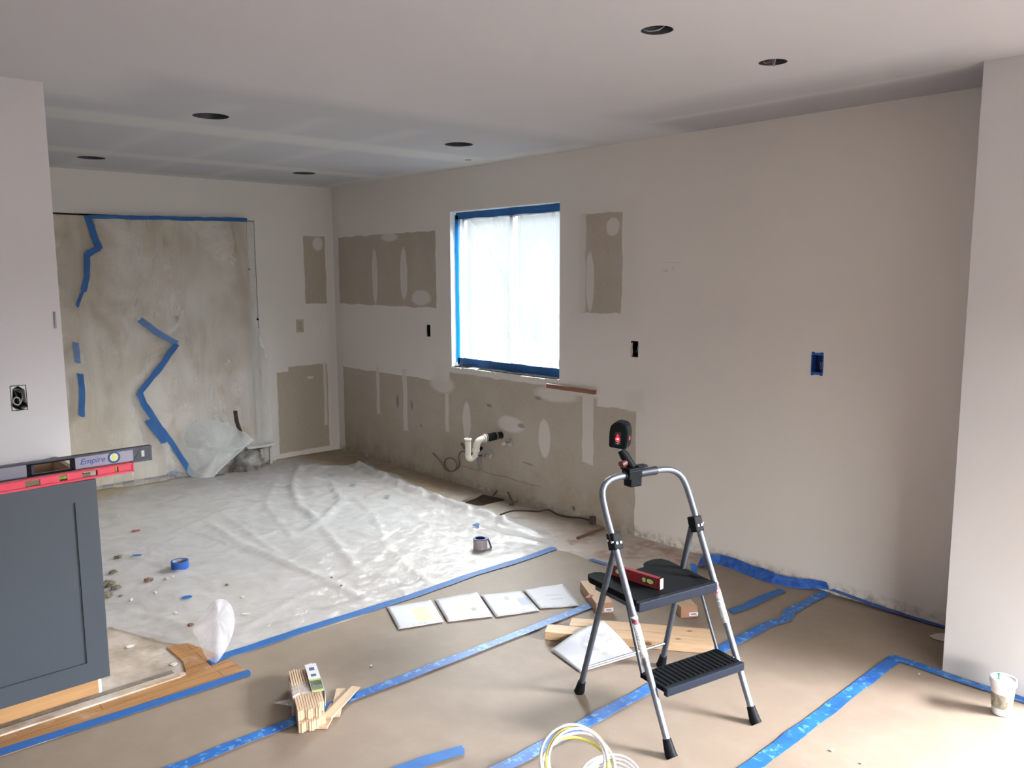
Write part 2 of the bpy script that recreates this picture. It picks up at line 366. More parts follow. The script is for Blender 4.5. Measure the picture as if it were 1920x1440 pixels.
cut(ceil_, [obj('c', tube(new(), [(x, y, H - .1), (x, y, H + .1)], RC if x < 5 else .053, 40), None) for x, y in CANS] + [obj('c', tube(new(), [(2.264, -.231, H - .1), (2.264, -.231, H + .1)], .024, 20), None)])
struct(obj('ceiling_upper', BX(-.14, 9, -6.34, .14, H + .19, H + .22), dark_hole))

# floor
t = NT('dusty_subfloor'); X, Y, Z = t.xyz(0.10, 6)
a = t.noise(2.2, 6, .62); b = t.noise(9, 6, .65)
c = t.mix(t.ramp(a, .35, .65), (0.50, 0.435, 0.385), (0.42, 0.36, 0.305)); c = t.mix(t.math('MULTIPLY', t.ramp(b, .5, .7), .6), c, (0.60, 0.56, 0.53))
c = t.mix(t.math('MULTIPLY', t.rect(X, Y, -1, 2.0, -.50, 1, .3), .9), c, t.mix(t.ramp(b, .4, .6), (0.30, 0.225, 0.14), (0.36, 0.28, 0.19)))
c = t.mix(t.math('MULTIPLY', t.rect(X, Y, 1.0, 3.5, -.09, 1, .06), .6), c, (0.27, 0.20, 0.13))
c = t.mix(t.math('MULTIPLY', t.math('MULTIPLY', t.rect(X, Y, 3.3, 4.7, -.55, 1, .1), t.ramp(t.noise(4, 5, .6), .5, .6)), .75), c, (0.30, 0.17, 0.115))
def fseg(p0, p1, wd):
    dx, dy = p1[0] - p0[0], p1[1] - p0[1]; L = math.hypot(dx, dy); ax = t.math('SUBTRACT', X, p0[0]); ay = t.math('SUBTRACT', Y, p0[1])
    u_ = t.math('ADD', t.math('MULTIPLY', ax, dx / L), t.math('MULTIPLY', ay, dy / L)); v_ = t.math('ADD', t.math('MULTIPLY', ax, -dy / L), t.math('MULTIPLY', ay, dx / L))
    return t.rect(u_, v_, 0, L, -wd, wd, wd)
X, Y, Z = t.xyz(.05, 4)
c = t.mix(t.math('MULTIPLY', t.union([fseg((1.55, -2.05), (2.95, -1.83), .018), t.rect(X, Y, 3.27, 3.32, -2.7, -.5, .03), fseg((2.2, -2.75), (3.1, -2.62), .02), t.rect(X, Y, 2.05, 2.08, -1.2, -.3, .02)]), .75), c, (0.25, 0.19, 0.15))
c = t.mix(t.math('MULTIPLY', t.ramp(t.noise(30, 4, .7), .62, .72), .5), c, (0.66, 0.64, 0.61))
c = t.mix(t.math('MULTIPLY', t.rect(X, Y, 2.3, 3.45, -3.5, -2.55, .15), t.ramp(t.noise(5, 5, .6), .38, .6)), c, (0.285, 0.235, 0.18))
c = t.mix(t.math('MULTIPLY', t.rect(X, Y, -1, .55, -6, -.75, .15), .8), c, (0.36, 0.27, 0.17))
t.base(c); t.rough(.8); t.bump(b, .25, .004)
fl = struct(obj('floor', BX(-.6, 9, -6.34, .14, -.12, 0), t.m))
cut(fl, [obj('c', prism(new(), [(2.2589, -0.3610, 0.0000), (2.2186, -0.2789, 0.0000), (2.1808, -0.1249, 0.0000), (2.1344, -0.0174, 0.0000), (2.2369, 0.0017, 0.0000), (2.3320, 0.0145, 0.0000), (2.4388, -0.0436, 0.0000), (2.4230, -0.1443, 0.0000), (2.4259, -0.2639, 0.0000), (2.3603, -0.3340, 0.0000)], -.10, .1), None)])
obj_h = M('hole_dark_brown', (.075, .052, .034), .9, var=.4, scale=25, bump=.5)  # dark brown infill added so the hole in the floor reads dark
tag(obj('hole_infill', prism(new(), [(2.2589, -0.3610, 0.0000), (2.2186, -0.2789, 0.0000), (2.1808, -0.1249, 0.0000), (2.1344, -0.0174, 0.0000), (2.2369, 0.0017, 0.0000), (2.3320, 0.0145, 0.0000), (2.4388, -0.0436, 0.0000), (2.4230, -0.1443, 0.0000), (2.4259, -0.2639, 0.0000), (2.3603, -0.3340, 0.0000)], -.099, -.022), obj_h), 'dark infill added inside the ragged hole in the subfloor under the window', 'infill', kind='stuff')

t = NT('oak_boards'); v = t.stretch(16, 1.2, 1); g = t.noise(4, 6, .6, .6, vec=v)
c = t.mix(t.ramp(g, .3, .7), (0.44, 0.235, 0.095), (0.30, 0.145, 0.055)); X, Y, Z = t.xyz()
br = t.n('ShaderNodeTexBrick'); br.inputs['Scale'].default_value = 1; br.inputs['Brick Width'].default_value = .9; br.inputs['Row Height'].default_value = .057; br.inputs['Mortar Size'].default_value = .0012
mp = t.n('ShaderNodeMapping'); t.link(t.co(), mp.inputs[0]); mp.inputs['Rotation'].default_value = (0, 0, R(90)); t.link(mp.outputs[0], br.inputs[0])
c = t.mix(br.outputs['Fac'], c, (0.07, 0.035, 0.015)); dust = t.ramp(t.noise(6, 5, .6), .56, .66)
c = t.mix(t.math('MULTIPLY', dust, .45), c, (0.55, 0.47, 0.40)); t.base(c); t.rough(.42)
hw = struct(obj('floor_hardwood', prism(new(), [*[(3.5034, -2.8002, 0.0000), (3.4042, -2.7738, 0.0000), (3.2098, -2.7739, 0.0000), (3.2354, -2.6909, 0.0000), (3.3576, -2.6527, 0.0000), (3.4841, -2.6290, 0.0000)], (3.70, -2.60, 0), (3.69, -2.9, 0), (3.66, -6.1, 0), (3.545, -6.1, 0)], 0.0, .006), t.m))
struct(obj('trim_1', BX(3.448, 3.478, -6.1, -2.84, 0, .006), M('grey_threshold', (.24, .205, .17), .8, var=.35, scale=18)))
struct(obj('trim_2', BX(3.490, 3.540, -6.1, -2.83, 0, .012, bevel=.004), M('dusty_threshold', (.50, .44, .38), .8, var=.25, scale=12, c2=(.34, .25, .16))))

# ------------------------------------------------------------------ kitchen window
vinyl = M('white_vinyl', (.80, .82, .83), .35, var=.04)
win = tag(thing('window_1', None, None, (0, 0, 0)), None, None, kind='structure')
x0, x1, z0, z1 = 1.751, 2.936, .936, 2.126
bm = new(); fw_ = .030
for a in ((x0, x1, z1 - fw_, z1), (x0, x1, z0, z0 + fw_), (x0, x0 + fw_, z0, z1), (x1 - fw_, x1, z0, z1)): BX(a[0], a[1], .078, .138, a[2], a[3], bm=bm)
obj('window_frame', bm, vinyl, win)
for xa, xb, ya in ((x0 + .02, 2.385, .10), (2.345, x1 - .02, .085)):
    bm = new(); s_ = .035
    for a in ((xa, xb, z1 - .065, z1 - .03), (xa, xb, z0 + .03, z0 + .065), (xa, xa + s_, z0 + .03, z1 - .03), (xb - s_, xb, z0 + .03, z1 - .03)): BX(a[0], a[1], ya, ya + .025, a[2], a[3], bm=bm)
    sash = obj('sash', bm, vinyl, win)
    gl = NT('window_glass'); gl.base((1., 1., 1.)); gl.rough(0.02)
    tp = gl.n('ShaderNodeBsdfTransparent'); tp.inputs[0].default_value = (.93, .96, .97, 1); gs = gl.n('ShaderNodeBsdfGlossy'); gs.inputs['Roughness'].default_value = .02
    mx = gl.n('ShaderNodeMixShader'); mx.inputs[0].default_value = .06; gl.link(tp.outputs[0], mx.inputs[1]); gl.link(gs.outputs[0], mx.inputs[2]); gl.link(mx.outputs[0], gl.out.inputs[0])
    obj('pane', BX(xa + s_, xb - s_, ya + .010, ya + .014, z0 + .065, z1 - .065), gl.m, sash)
# white corner bead lining the opening
bm = new(); BX(x0, x0 + .003, .001, .075, z0, z1, bm=bm); BX(x0, x1, .001, .075, z1 - .003, z1, bm=bm); BX(x1 - .003, x1, .001, .075, z0, z1, bm=bm)
obj('reveal_lining', bm, M('reveal_mud', (.74, .74, .73), .8, var=.06), win)
# ragged gypsum at the bottom of the opening
bm = new(); random.seed(3)
xx = x0 - .01
while xx < x1 - .02:
    L = random.uniform(.05, .16); box(bm, (xx + L / 2, .012 + random.uniform(0, .01), z0 - .010 + random.uniform(-.004, .003)), (L * .93, .05, random.uniform(.006, .014)), Matrix.Rotation(random.uniform(-.04, .04), 4, 'Y')); xx += L
obj('broken_sill_edge', bm, M('gypsum', (.72, .70, .66), .9, var=.2, scale=30), win)
bm = new(); BX(x0 + .03, x1 - .03, .0, .07, z0 - .002, z0 + .004, bm=bm); obj('sill_gap', bm, dark_hole, win)

f_ = thing('window_film', 'clear plastic film taped over the kitchen window', 'plastic film', (0, 0, 0))
def filmy(x, z):
    u = (x - x0) / (x1 - x0); v = (z - z0) / (z1 - z0); a = 0
    for (p0, p1, wd, am) in (((.05, .95), (.62, .22), .022, .020), ((.10, .99), (.46, .45), .030, -.016), ((.52, .30), (.80, .08), .018, .012), ((.02, .60), (.30, .10), .05, .012), ((.62, .62), (.72, .10), .05, .010), ((.70, .95), (.97, .25), .03, .010), ((.30, .96), (.45, .60), .05, -.012)):
        dx, dz = p1[0] - p0[0], p1[1] - p0[1]; L = math.hypot(dx, dz); tt_ = ((u - p0[0]) * dx + (v - p0[1]) * dz) / L / L
        d = ((u - p0[0]) * dz - (v - p0[1]) * dx) / L
        a += am * math.exp(-(d / wd) ** 2) * max(0, min(1, 4 * min(tt_, 1 - tt_)))
    ed = min(u, 1 - u, v, 1 - v); return .058 - (a + .012 * noise.noise(Vector((u * 4, v * 3, 1)))) * min(1, ed * 12)
bm = new(); nx_, nz_ = 90, 90; G = [[bm.verts.new((x0 + .02 + (x1 - x0 - .03) * i / nx_, filmy(x0 + .02 + (x1 - x0 - .03) * i / nx_, z0 + .02 + (z1 - z0 - .04) * j / nz_), z0 + .02 + (z1 - z0 - .04) * j / nz_)) for j in range(nz_ + 1)] for i in range(nx_ + 1)]
for i in range(nx_):
    for j in range(nz_): bm.faces.new((G[i][j], G[i + 1][j], G[i + 1][j + 1], G[i][j + 1]))
t = NT('window_film_plastic'); t.base((.86, .90, .93)); t.rough(.25); X, Y, Z = t.xyz()
def seg(p0, p1, wd):
    ax, az = x0 + p0[0] * (x1 - x0), z0 + p0[1] * (z1 - z0); bx_, bz = x0 + p1[0] * (x1 - x0), z0 + p1[1] * (z1 - z0); dx, dz = bx_ - ax, bz - az; L = math.hypot(dx, dz)
    u_ = t.math('ADD', t.math('MULTIPLY', t.math('SUBTRACT', X, ax), dx / L), t.math('MULTIPLY', t.math('SUBTRACT', Z, az), dz / L))
    v_ = t.math('ADD', t.math('MULTIPLY', t.math('SUBTRACT', X, ax), -dz / L), t.math('MULTIPLY', t.math('SUBTRACT', Z, az), dx / L))
    return t.rect(u_, v_, 0, L, -wd, wd, wd * 1.2)
folds = t.union([seg((.12, .82), (.40, .36), .010), seg((.16, .95), (.47, .62), .016), seg((.40, .80), (.48, .30), .012), seg((.55, .30), (.78, .08), .008), seg((.66, .62), (.90, .20), .010), seg((.62, .98), (.70, .45), .008), seg((.90, .95), (.97, .2), .010)])
dens = t.math('ADD', t.math('MULTIPLY', folds, .28), t.math('MULTIPLY', t.ramp(t.noise(3.2, 4, .55, 1.0, vec=t.stretch(1, 1, .35)), .3, .7), .35))
tl = t.n('ShaderNodeBsdfTranslucent'); tl.inputs[0].default_value = (.16, .18, .195, 1); m1 = t.n('ShaderNodeMixShader'); m1.inputs[0].default_value = .30
t.link(t.b.outputs[0], m1.inputs[1]); t.link(tl.outputs[0], m1.inputs[2]); tp = t.n('ShaderNodeBsdfTransparent'); m2 = t.n('ShaderNodeMixShader'); t.link(t.math('ADD', dens, .12, clamp=True), m2.inputs[0])
t.link(tp.outputs[0], m2.inputs[1]); t.link(m1.outputs[0], m2.inputs[2]); t.link(m2.outputs[0], t.out.inputs[0])
obj('film', bm, t.m, f_, smooth=True)
yf = .050
def tstrip(a, b, wd, seed, par, name='tape', m=None, up=Vector((0, -1, 0)), wob=.004):
    return obj(name, ribbon(new(), [a, b], wd, lambda p: p, up=up, wob=wob, seed=seed), m or blue_tape, par)
tstrip((x0 + .012, yf, z1 - .032), (x1 - .004, yf, z1 - .032), .052, 1, f_)
t = NT('backlit_blue_tape'); t.base((.02, .20, .50)); t.rough(.5); tl = t.n('ShaderNodeBsdfTranslucent'); tl.inputs[0].default_value = (.02, .55, .85, 1); mx = t.n('ShaderNodeMixShader'); mx.inputs[0].default_value = .5
t.link(t.b.outputs[0], mx.inputs[1]); t.link(tl.outputs[0], mx.inputs[2]); t.link(mx.outputs[0], t.out.inputs[0])
tstrip((x0 + .022, yf, z0 + .02), (x0 + .022, yf, z1 - .03), .040, 2, f_, m=t.m)
tstrip((x0 + .012, yf, z0 + .036), (x1 - .004, yf, z0 + .036), .060, 3, f_)
tstrip((x1 - .03, yf - .002, z0 + .02), (x1 - .03, yf - .002, z0 + .12), .04, 4, f_)
tag(obj('plaster_chip', box(new(), (2.03, -.012, .936), (.075, .045, .012), .2, .003), M('chip_white', (.82, .82, .80), .8)), 'white plaster chip lying on the broken sill under the taped window', 'plaster chip')

# wood strip by the window
ws = thing('wood_strip', 'reddish brown wood strip fixed to the wall below the window corner', 'wood strip', (3.05, 0, .888))
obj('batten', BX(-.222, .222, -.022, .001, -.016, .012, bevel=.0015), M('reddish_wood', (.30, .125, .070), .6, var=.35, scale=8, stretch=(1, 8, 8)), ws)
obj('pale_top', BX(-.222, .222, -.022, .001, .0122, .0135), M('pale_cap', (.60, .55, .50), .8), ws)  # paler layer along the top of the batten

# ------------------------------------------------------------------ boxes in the walls
def wall_box(x0, x1, z0, z1, label, m, torn=True, extra=None):
    o = thing('electrical_box', label, 'electrical box', ((x0 + x1) / 2, 0, (z0 + z1) / 2)); w_, h_ = x1 - x0, z1 - z0
    bm = new(); d = .06; th = .002
    for a in ((-w_ / 2, -w_ / 2 + th, -h_ / 2, h_ / 2), (w_ / 2 - th, w_ / 2, -h_ / 2, h_ / 2), (-w_ / 2, w_ / 2, -h_ / 2, -h_ / 2 + th), (-w_ / 2, w_ / 2, h_ / 2 - th, h_ / 2)): BX(a[0], a[1], .0, d, a[2], a[3], bm=bm)
    BX(-w_ / 2, w_ / 2, d - .003, d, -h_ / 2, h_ / 2, bm=bm); obj('housing', bm, m, o)
    return o
b1 = wall_box(1.425, 1.478, 1.152, 1.247, 'open dark electrical box between the bare patch and the taped window', black_plastic)
b2 = wall_box(3.557, 3.613, 1.137, 1.237, 'open black electrical box with a torn light edge, right of the taped window', black_plastic)
tornm = M('torn_gypsum', (.56, .54, .46), .9, var=.2)
obj('torn_edge', prism(new(), [(-.030, -.040), (-.034, .010), (-.026, .034), (-.014, .040), (-.016, .01), (-.012, -.015), (-.016, -.045), (-.024, -.047)], 0, .002, Matrix(((1, 0, 0, 0), (0, 0, -1, -.0005), (0, 1, 0, 0), (0, 0, 0, 1)))), tornm, b2)
obj('torn_edge', prism(new(), [(-.027, -.050), (-.030, -.02), (-.028, .040), (-.020, .049), (-.015, .044), (-.017, .0), (-.013, -.04)], 0, .002, Matrix(((1, 0, 0, 0), (0, 0, -1, -.0005), (0, 1, 0, 0), (0, 0, 0, 1)))), tornm, b1)
bluebox = M('blue_box_plastic', (.015, .055, .26), .45, var=.3)
b3 = wall_box(4.752, 4.812, 1.140, 1.236, 'blue plastic electrical box on the bare wall to the right of the step stool', bluebox)
bm = new()
for sz in (1, -1):
    BX(-.031, .031, -.004, .002, sz * .050 - .006, sz * .050 + .006, bm=bm)
    for sx in (-1, 1): BX(sx * .024 - .007, sx * .024 + .007, -.004, .002, sz * .056 - .004, sz * .056 + .004, bm=bm)
BX(-.033, -.028, -.003, .002, -.046, .046, bm=bm); BX(.028, .033, -.003, .002, -.046, .046, bm=bm)
obj('flange', bm, M('blue_flange', (.03, .12, .40), .4), b3)
for k, cc in enumerate(((.55, .5, .42), (.04, .04, .04), (.5, .5, .5))):
    obj('wire', tube(new(), spline([(.01 + .004 * k, .055, .03), (.012, .03, .01 - .01 * k), (.018 - .004 * k, .012, -.012 + .01 * k), (.008, .02, -.03)], 6), .0016, 6), M('wire_colour', cc, .5), b3)
for k in range(3): obj('wire', tube(new(), spline([(-.01 + .008 * k, .055, .03), (.0, .03, .01 - .01 * k), (.006 - .006 * k, .015, -.02)], 6), .0016, 6), M('wire_tint', ((.6, .6, .55), (.03, .03, .03), (.45, .3, .2))[k], .5), b2)
# box on the stub wall
o = thing('electrical_box', 'open black electrical box above the cabinet with a loose coiled cable end', 'electrical box', (2.94, -3.216, 1.147), R(90))
bm = new()
for a in ((-.03, -.027, -.05, .05), (.027, .03, -.05, .05), (-.03, .03, -.053, -.05), (-.03, .03, .05, .053)): BX(a[0], a[1], .0, .06, a[2], a[3], bm=bm)
BX(-.03, .03, .058, .061, -.05, .05, bm=bm); obj('housing', bm, black_plastic, o)
obj('cable', tube(new(), spline([(-.01, .058, .03), (.012, .035, .03), (.018, .02, .0), (0, .012, -.03), (-.018, .012, -.02), (-.012, .014, .0), (.004, .016, -.005), (.006, .018, -.025)], 8), .0028, 8), M('grey_cable', (.42, .42, .42), .5), o)
obj('cable', tube(new(), spline([(.01, .058, -.03), (-.006, .03, .02), (-.016, .02, .036), (.01, .012, .02)], 8), .0022, 8), M('dark_cable', (.10, .10, .11), .5), o)
# outlet plate
o = thing('wall_plate', 'beige cover plate on the far wall between the doorway and the corner', 'wall plate', (0, -.371, 1.192))
obj('plate', BX(0, .005, -.037, .037, -.058, .058, bevel=.002), M('beige_plate', (.50, .44, .32), .4), o)
bm = new(); BX(.004, .0065, -.013, .013, .008, .038, bm=bm, bevel=.002); BX(.004, .0065, -.013, .013, -.038, -.008, bm=bm, bevel=.002); obj('socket', bm, M('beige_socket', (.40, .35, .26), .4), o)
tag(obj('hook', BX(2.94, 2.948, -3.062, -3.054, 1.43, 1.50, bevel=.002), M('grey_clip', (.35, .35, .37), .5)), 'small grey clip at the edge of the pale wall above the cabinet', 'clip')

# ------------------------------------------------------------------ recessed ceiling openings
can_m = M('can_metal', (.12, .13, .14), .45, .5, var=.35, scale=12); wire_m = M('can_wire', (.48, .52, .58), .35, .6)
labs = ['recessed light opening with a silver bracket, nearest of the four over the kitchen plastic', 'dark recessed light opening above the blue taped doorway sheet', 'dark recessed light opening in the far kitchen corner of the ceiling', 'recessed light opening in the ceiling near the top of the taped window',
        'recessed light opening with a loose loop of wire, nearest to the camera', 'recessed light opening with a hanging clip beside the grey ceiling strip']
for k, (x, y) in enumerate(CANS):
    r_ = RC if x < 5 else .053; o = thing('recessed_light', labs[k], 'ceiling light', (x, y, H), 0, 'recessed light openings in the ceiling')
    bm = new(); lathe(bm, [(r_ * .99, .001), (r_ * .99, .16), (r_ * .5, .165), (.0005, .165)], 40); lathe(bm, [(r_ * .96, .001), (r_ * .96, .158), (r_ * .5, .16), (.0005, .16)], 40); obj('housing', bm, can_m, o, smooth='auto')
    if k in (0, 4, 5):
        obj('bracket', BX(-.045, .03, -.012, .05, .045, .055, bevel=.003), wire_m, o)
    if k == 4: obj('wire', tube(new(), spline([(-.03, -.02, .10), (-.035, -.03, .02), (-.01, -.036, -.006), (.025, -.02, -.006), (.03, .01, .02), (.0, .0, .03), (-.02, -.01, .02)], 8), .0022, 8), wire_m, o)
    if k == 5:
        obj('clip', prism(new(), [(-.008, 0), (.008, 0), (.002, -.03), (-.002, -.03)], -.004, .004, Matrix.Translation((.01, -.01, .012)) @ Matrix.Rotation(R(90), 4, 'X')), wire_m, o)
        obj('wire', tube(new(), spline([(-.04, -.01, .08), (-.03, -.02, .01), (-.015, -.01, .0), (-.01, .01, .02)], 6), .003, 8), M('reddish_wire', (.30, .13, .11), .5), o)
o = thing('ceiling_outlet', 'small round opening in the ceiling above the window', 'ceiling opening', (2.264, -.231, H))
obj('housing', lathe(new(), [(.0235, .001), (.0235, .05), (.0005, .051)], 20), can_m, o)
obj('disc', lathe(new(), [(.0005, -.003), (.018, -.003), (.019, .0), (.0005, .001)], 20), M('disc_tan', (.40, .33, .28), .6), o)

# ------------------------------------------------------------------ doorway panel and hanging sheet
t = NT('stained_board'); X, Y, Z = t.xyz(.25, 3)
c = t.mix(t.ramp(t.noise(1.6, 5, .6), .35, .65), (0.76, 0.71, 0.64), (0.66, 0.60, 0.52)); st = t.noise(3.1, 5, .65, .8)
c = t.mix(t.math('MULTIPLY', t.ramp(st, .42, .72), .9), c, (0.40, 0.28, 0.16))
yl = t.union([t.rect(Y, Z, -3, -2.02, 1.35, 2.2, .3), t.rect(Y, Z, -1.0, -.83, 1.45, 2.2, .1), t.ell(Y, Z, -1.5, 1.93, .22, .12, .8), t.rect(Y, Z, -3, -1.9, -.1, .9, .5)])
c = t.mix(t.math('MULTIPLY', yl, .7), c, t.mix(t.ramp(t.noise(5, 4), .4, .6), (0.38, 0.28, 0.15), (0.52, 0.42, 0.29)))
X, Y, Z = t.xyz(.02, 20)
c = t.mix(t.union([t.ell(Y, Z, -1.47, 1.30, .020, .024, .5), t.ell(Y, Z, -1.45, 1.21, .016, .018, .6)]), c, (0.27, 0.235, 0.20))
c = t.mix(t.math('MULTIPLY', t.union([t.ell(Y, Z, -1.14, 1.715, .035, .012, .6), t.ell(Y, Z, -1.20, 1.83, .012, .014, .6)]), .8), c, (0.42, 0.26, 0.06))
t.base(c); t.rough(.8)
dp = thing('door_panel', 'stained board panel screwed over the doorway in the far wall', 'panel', (0, 0, 0))
obj('board', BX(-.02, -.004, -3.1, -.835, .02, 2.10), t.m, dp)
obj('edge_strip', BX(-.02, .004, -.835, -.772, .0, 2.106, bevel=.001), M('white_edge_board', (.62, .60, .575), .8, var=.1), dp)
for (y_, z_) in ((-.838, 1.70), (-.775, 1.268), (-.775, .804), (-.775, .333)):
    obj('screw', tube(new(), [(.002, y_, z_), (.0075, y_, z_)], .010, 12), black_plastic, dp)

def sx_(y, z):
    zz = max(0., z); a = .035 + .010 * noise.noise(Vector((y * 5.5, zz * .8, 3))) + .006 * noise.noise(Vector((y * 16, zz * 2.2, 8)))
    d = .9 * y - .0; a += .010 * math.exp(-((y + 1.25 + .22 * (2.1 - zz)) / .035) ** 2) + .010 * math.exp(-((y + 1.85 + .05 * (2.1 - zz)) / .05) ** 2) + .012 * math.exp(-((y + 1.0 - .06 * (2.1 - zz)) / .04) ** 2)
    if zz < .75: a += (.75 - zz) ** 2 * (.12 + .12 * math.exp(-((y + 1.35) / .35) ** 2) + .05 * noise.noise(Vector((y * 4, zz * 2, 5))))
    a += .11 * math.exp(-((y + 1.22) / .20) ** 2 - ((zz - .18) / .14) ** 2)
    return max(.012, a)
def sright(z):
    return -.80 - .05 * max(0, min(1, (z - 1.3) / .4)) + (.09 if z < 1.25 else 0) * min(1, (1.25 - z) / .3 if z < 1.25 else 0)
bs = thing('plastic_sheet', 'tall translucent plastic sheet hanging over the doorway with blue tape', 'plastic sheet', (0, 0, 0))
bm = new(); ny_, nz_ = 110, 110; G = []
for i in range(ny_ + 1):
    row = []
    for j in range(nz_ + 1):
        z = 2.095 * (j / nz_) + .004; yr = sright(z); y = yr + (-3.0 - yr) * i / ny_; 
        z = max(z, .006 + .05 * max(0, noise.noise(Vector((y * 3, 2, 0)))) ) if j < 3 else z
        row.append(bm.verts.new((sx_(y, z), y, z)))
    G.append(row)
for i in range(ny_):
    for j in range(nz_): bm.faces.new((G[i][j], G[i + 1][j], G[i + 1][j + 1], G[i][j + 1]))
obj('sheet', bm, film('hanging_plastic', (.84, .82, .78), .30, .35, .15, .2, 3, (1, 1, .25), va=.35, gloss=.03), bs, smooth=True)
fade = film('tape_under_plastic', (.10, .24, .55), .62, .5, .1)
def dtape(pts, wd, seed, m=blue_tape, off=.007):
    def zf(p): return Vector((sx_(p.y, p.z) + off, p.y, p.z))
    return obj('tape', ribbon(new(), pts, wd, zf, up=Vector((1, 0, 0)), wob=.006, seed=seed, step=.03), m, bs)
dtape([(0.0400, -2.0937, 2.0917), (0.0400, -0.8514, 2.1179)], .030, 1)
dtape([(0.0400, -2.1040, 2.1030), (0.0400, -2.0745, 1.9899), (0.0400, -2.0346, 1.8556)], .05, 2); dtape([(0.0400, -2.0265, 1.8637), (0.0400, -2.0732, 1.8390), (0.0400, -2.1238, 1.8065)], .045, 3, off=.008); dtape([(0.0400, -2.1233, 1.8144), (0.0400, -2.1350, 1.6394), (0.0400, -2.1676, 1.5399)], .042, 4); dtape([(0.0400, -2.1631, 1.5518), (0.0400, -2.1937, 1.4805), (0.0400, -2.2195, 1.4253)], .026, 5)
dtape([(0.0400, -1.7724, 1.3118), (0.0400, -1.6559, 1.2049), (0.0400, -1.5015, 1.1017)], .05, 6, fade); dtape([(0.0400, -1.4970, 1.1058), (0.0400, -1.6399, 0.9117), (0.0400, -1.8084, 0.7244)], .045, 7); dtape([(0.0400, -1.8081, 0.7287), (0.0400, -1.7811, 0.6355), (0.0400, -1.7254, 0.5295), (0.0400, -1.6694, 0.4131)], .05, 8); dtape([(0.0400, -1.7602, 0.5032), (0.0400, -1.7115, 0.4142), (0.0400, -1.6544, 0.3095)], .05, 9, off=.010)
dtape([(0.0400, -1.6689, 0.4218), (0.0400, -1.5840, 0.2684), (0.0400, -1.5148, 0.1097), (0.0400, -1.4756, 0.0217)], .045, 10, off=.008)
dtape([(0.0400, -2.2452, 1.1538), (0.0400, -2.2409, 1.0000)], .040, 11, fade); dtape([(0.0400, -2.2316, 0.9180), (0.0400, -2.2250, 0.7949), (0.0400, -2.2424, 0.5912)], .04, 12)

fold = [(0.1600, -1.5116, 0.0402), (0.0900, -1.5283, 0.2010), (0.0600, -1.4844, 0.3916), (0.0600, -1.3026, 0.4588), (0.1000, -1.0697, 0.3662), (0.2000, -0.9669, 0.2737), (0.2300, -0.9728, 0.2418), (0.2600, -1.1506, 0.1621), (0.2800, -1.3581, 0.0089), (0.2400, -1.4570, 0.0096)]
bm = new(); cen = sum((Vector(a) for a in fold), Vector()) / len(fold) + Vector((.05, 0, -.02)); cv = bm.verts.new(cen); vs = [bm.verts.new(a) for a in spline(fold, 4, closed=True)]
mid = [bm.verts.new(v.co.lerp(cen, .5) + Vector((.03, 0, 0)) * (1 + noise.noise(v.co * 12))) for v in vs]
for i in range(len(vs)):
    j = (i + 1) % len(vs); bm.faces.new((vs[i], vs[j], mid[j], mid[i])); bm.faces.new((mid[i], mid[j], cv))
obj('loose_fold', bm, film('fold_plastic', (.80, .84, .83), .55, .35, .15, .2, 6), bs, smooth=True)
obj('loose_fold', tube(new(), spline([(0.2850, -1.3603, 0.0057), (0.2700, -1.2270, 0.1028), (0.2500, -1.0987, 0.1801), (0.2200, -0.9767, 0.2640)], 5), .010, 8, flat=.4), film('fold_edge', (.80, .82, .82), .75, .35, .1, .2, 6), bs, smooth=True)

bm = new()
for k in range(1): tube(bm, spline([(0.1200, -1.0667, 0.5069), (0.1200, -1.0573, 0.4135), (0.1300, -1.0375, 0.3290), (0.1400, -1.0122, 0.2572)], 6), .018, 6, flat=.15)
tag(obj('wood_splinter', bm, M('dark_brown_wood', (.075, .055, .04), .8, var=.4, scale=20)), 'dark brown splinter of wood standing against the plastic at the doorway', 'wood splinter')
lg = thing('ledge_board', 'short white ledge board jutting out at the foot of the doorway', 'board', (.02, -.86, 0))
obj('board', BX(0, .15, -.13, .13, .165, .183, bevel=.003), M('white_ledge', (.66, .65, .62), .6, var=.1), lg)
bm = new()
for yy in (.0, .085): BX(.09, .11, yy, yy + .02, .0, .165, bm=bm)
BX(.09, .11, 0, .1, .145, .165, bm=bm)
obj('bracket', bm, M('grey_bracket', (.52, .52, .50), .6), lg)
# crumpled plastic at the foot of the door
def crumple(name, c, sx, sy, sz, seed, m, label, n=26):
    bm = new(); bmesh.ops.create_icosphere(bm, subdivisions=4, radius=1.0)
    for v in bm.verts:
        p = v.co.copy(); k = 1 + .35 * noise.noise(p * 1.6 + Vector((seed, 0, 0))) - .28 * abs(noise.noise(p * 3.7 + Vector((0, seed, 0)))); p *= k
        v.co = Vector((p.x * sx, p.y * sy, max(p.z, -.45) * sz + .45 * sz))
    return tag(obj(name, bm, m, loc=c, smooth=True), label, 'plastic sheet')
crum = film('crumpled_plastic', (.74, .75, .75), .78, .3, .6, .2, 12)
crumple('crumpled_plastic', (.21, -1.02, .0), .13, .14, .11, 3.3, M('grey_rubbish', (.30, .285, .26), .6, var=.5, scale=14, bump=.5), 'grey crumpled heap of plastic and rubble beneath the white ledge board')

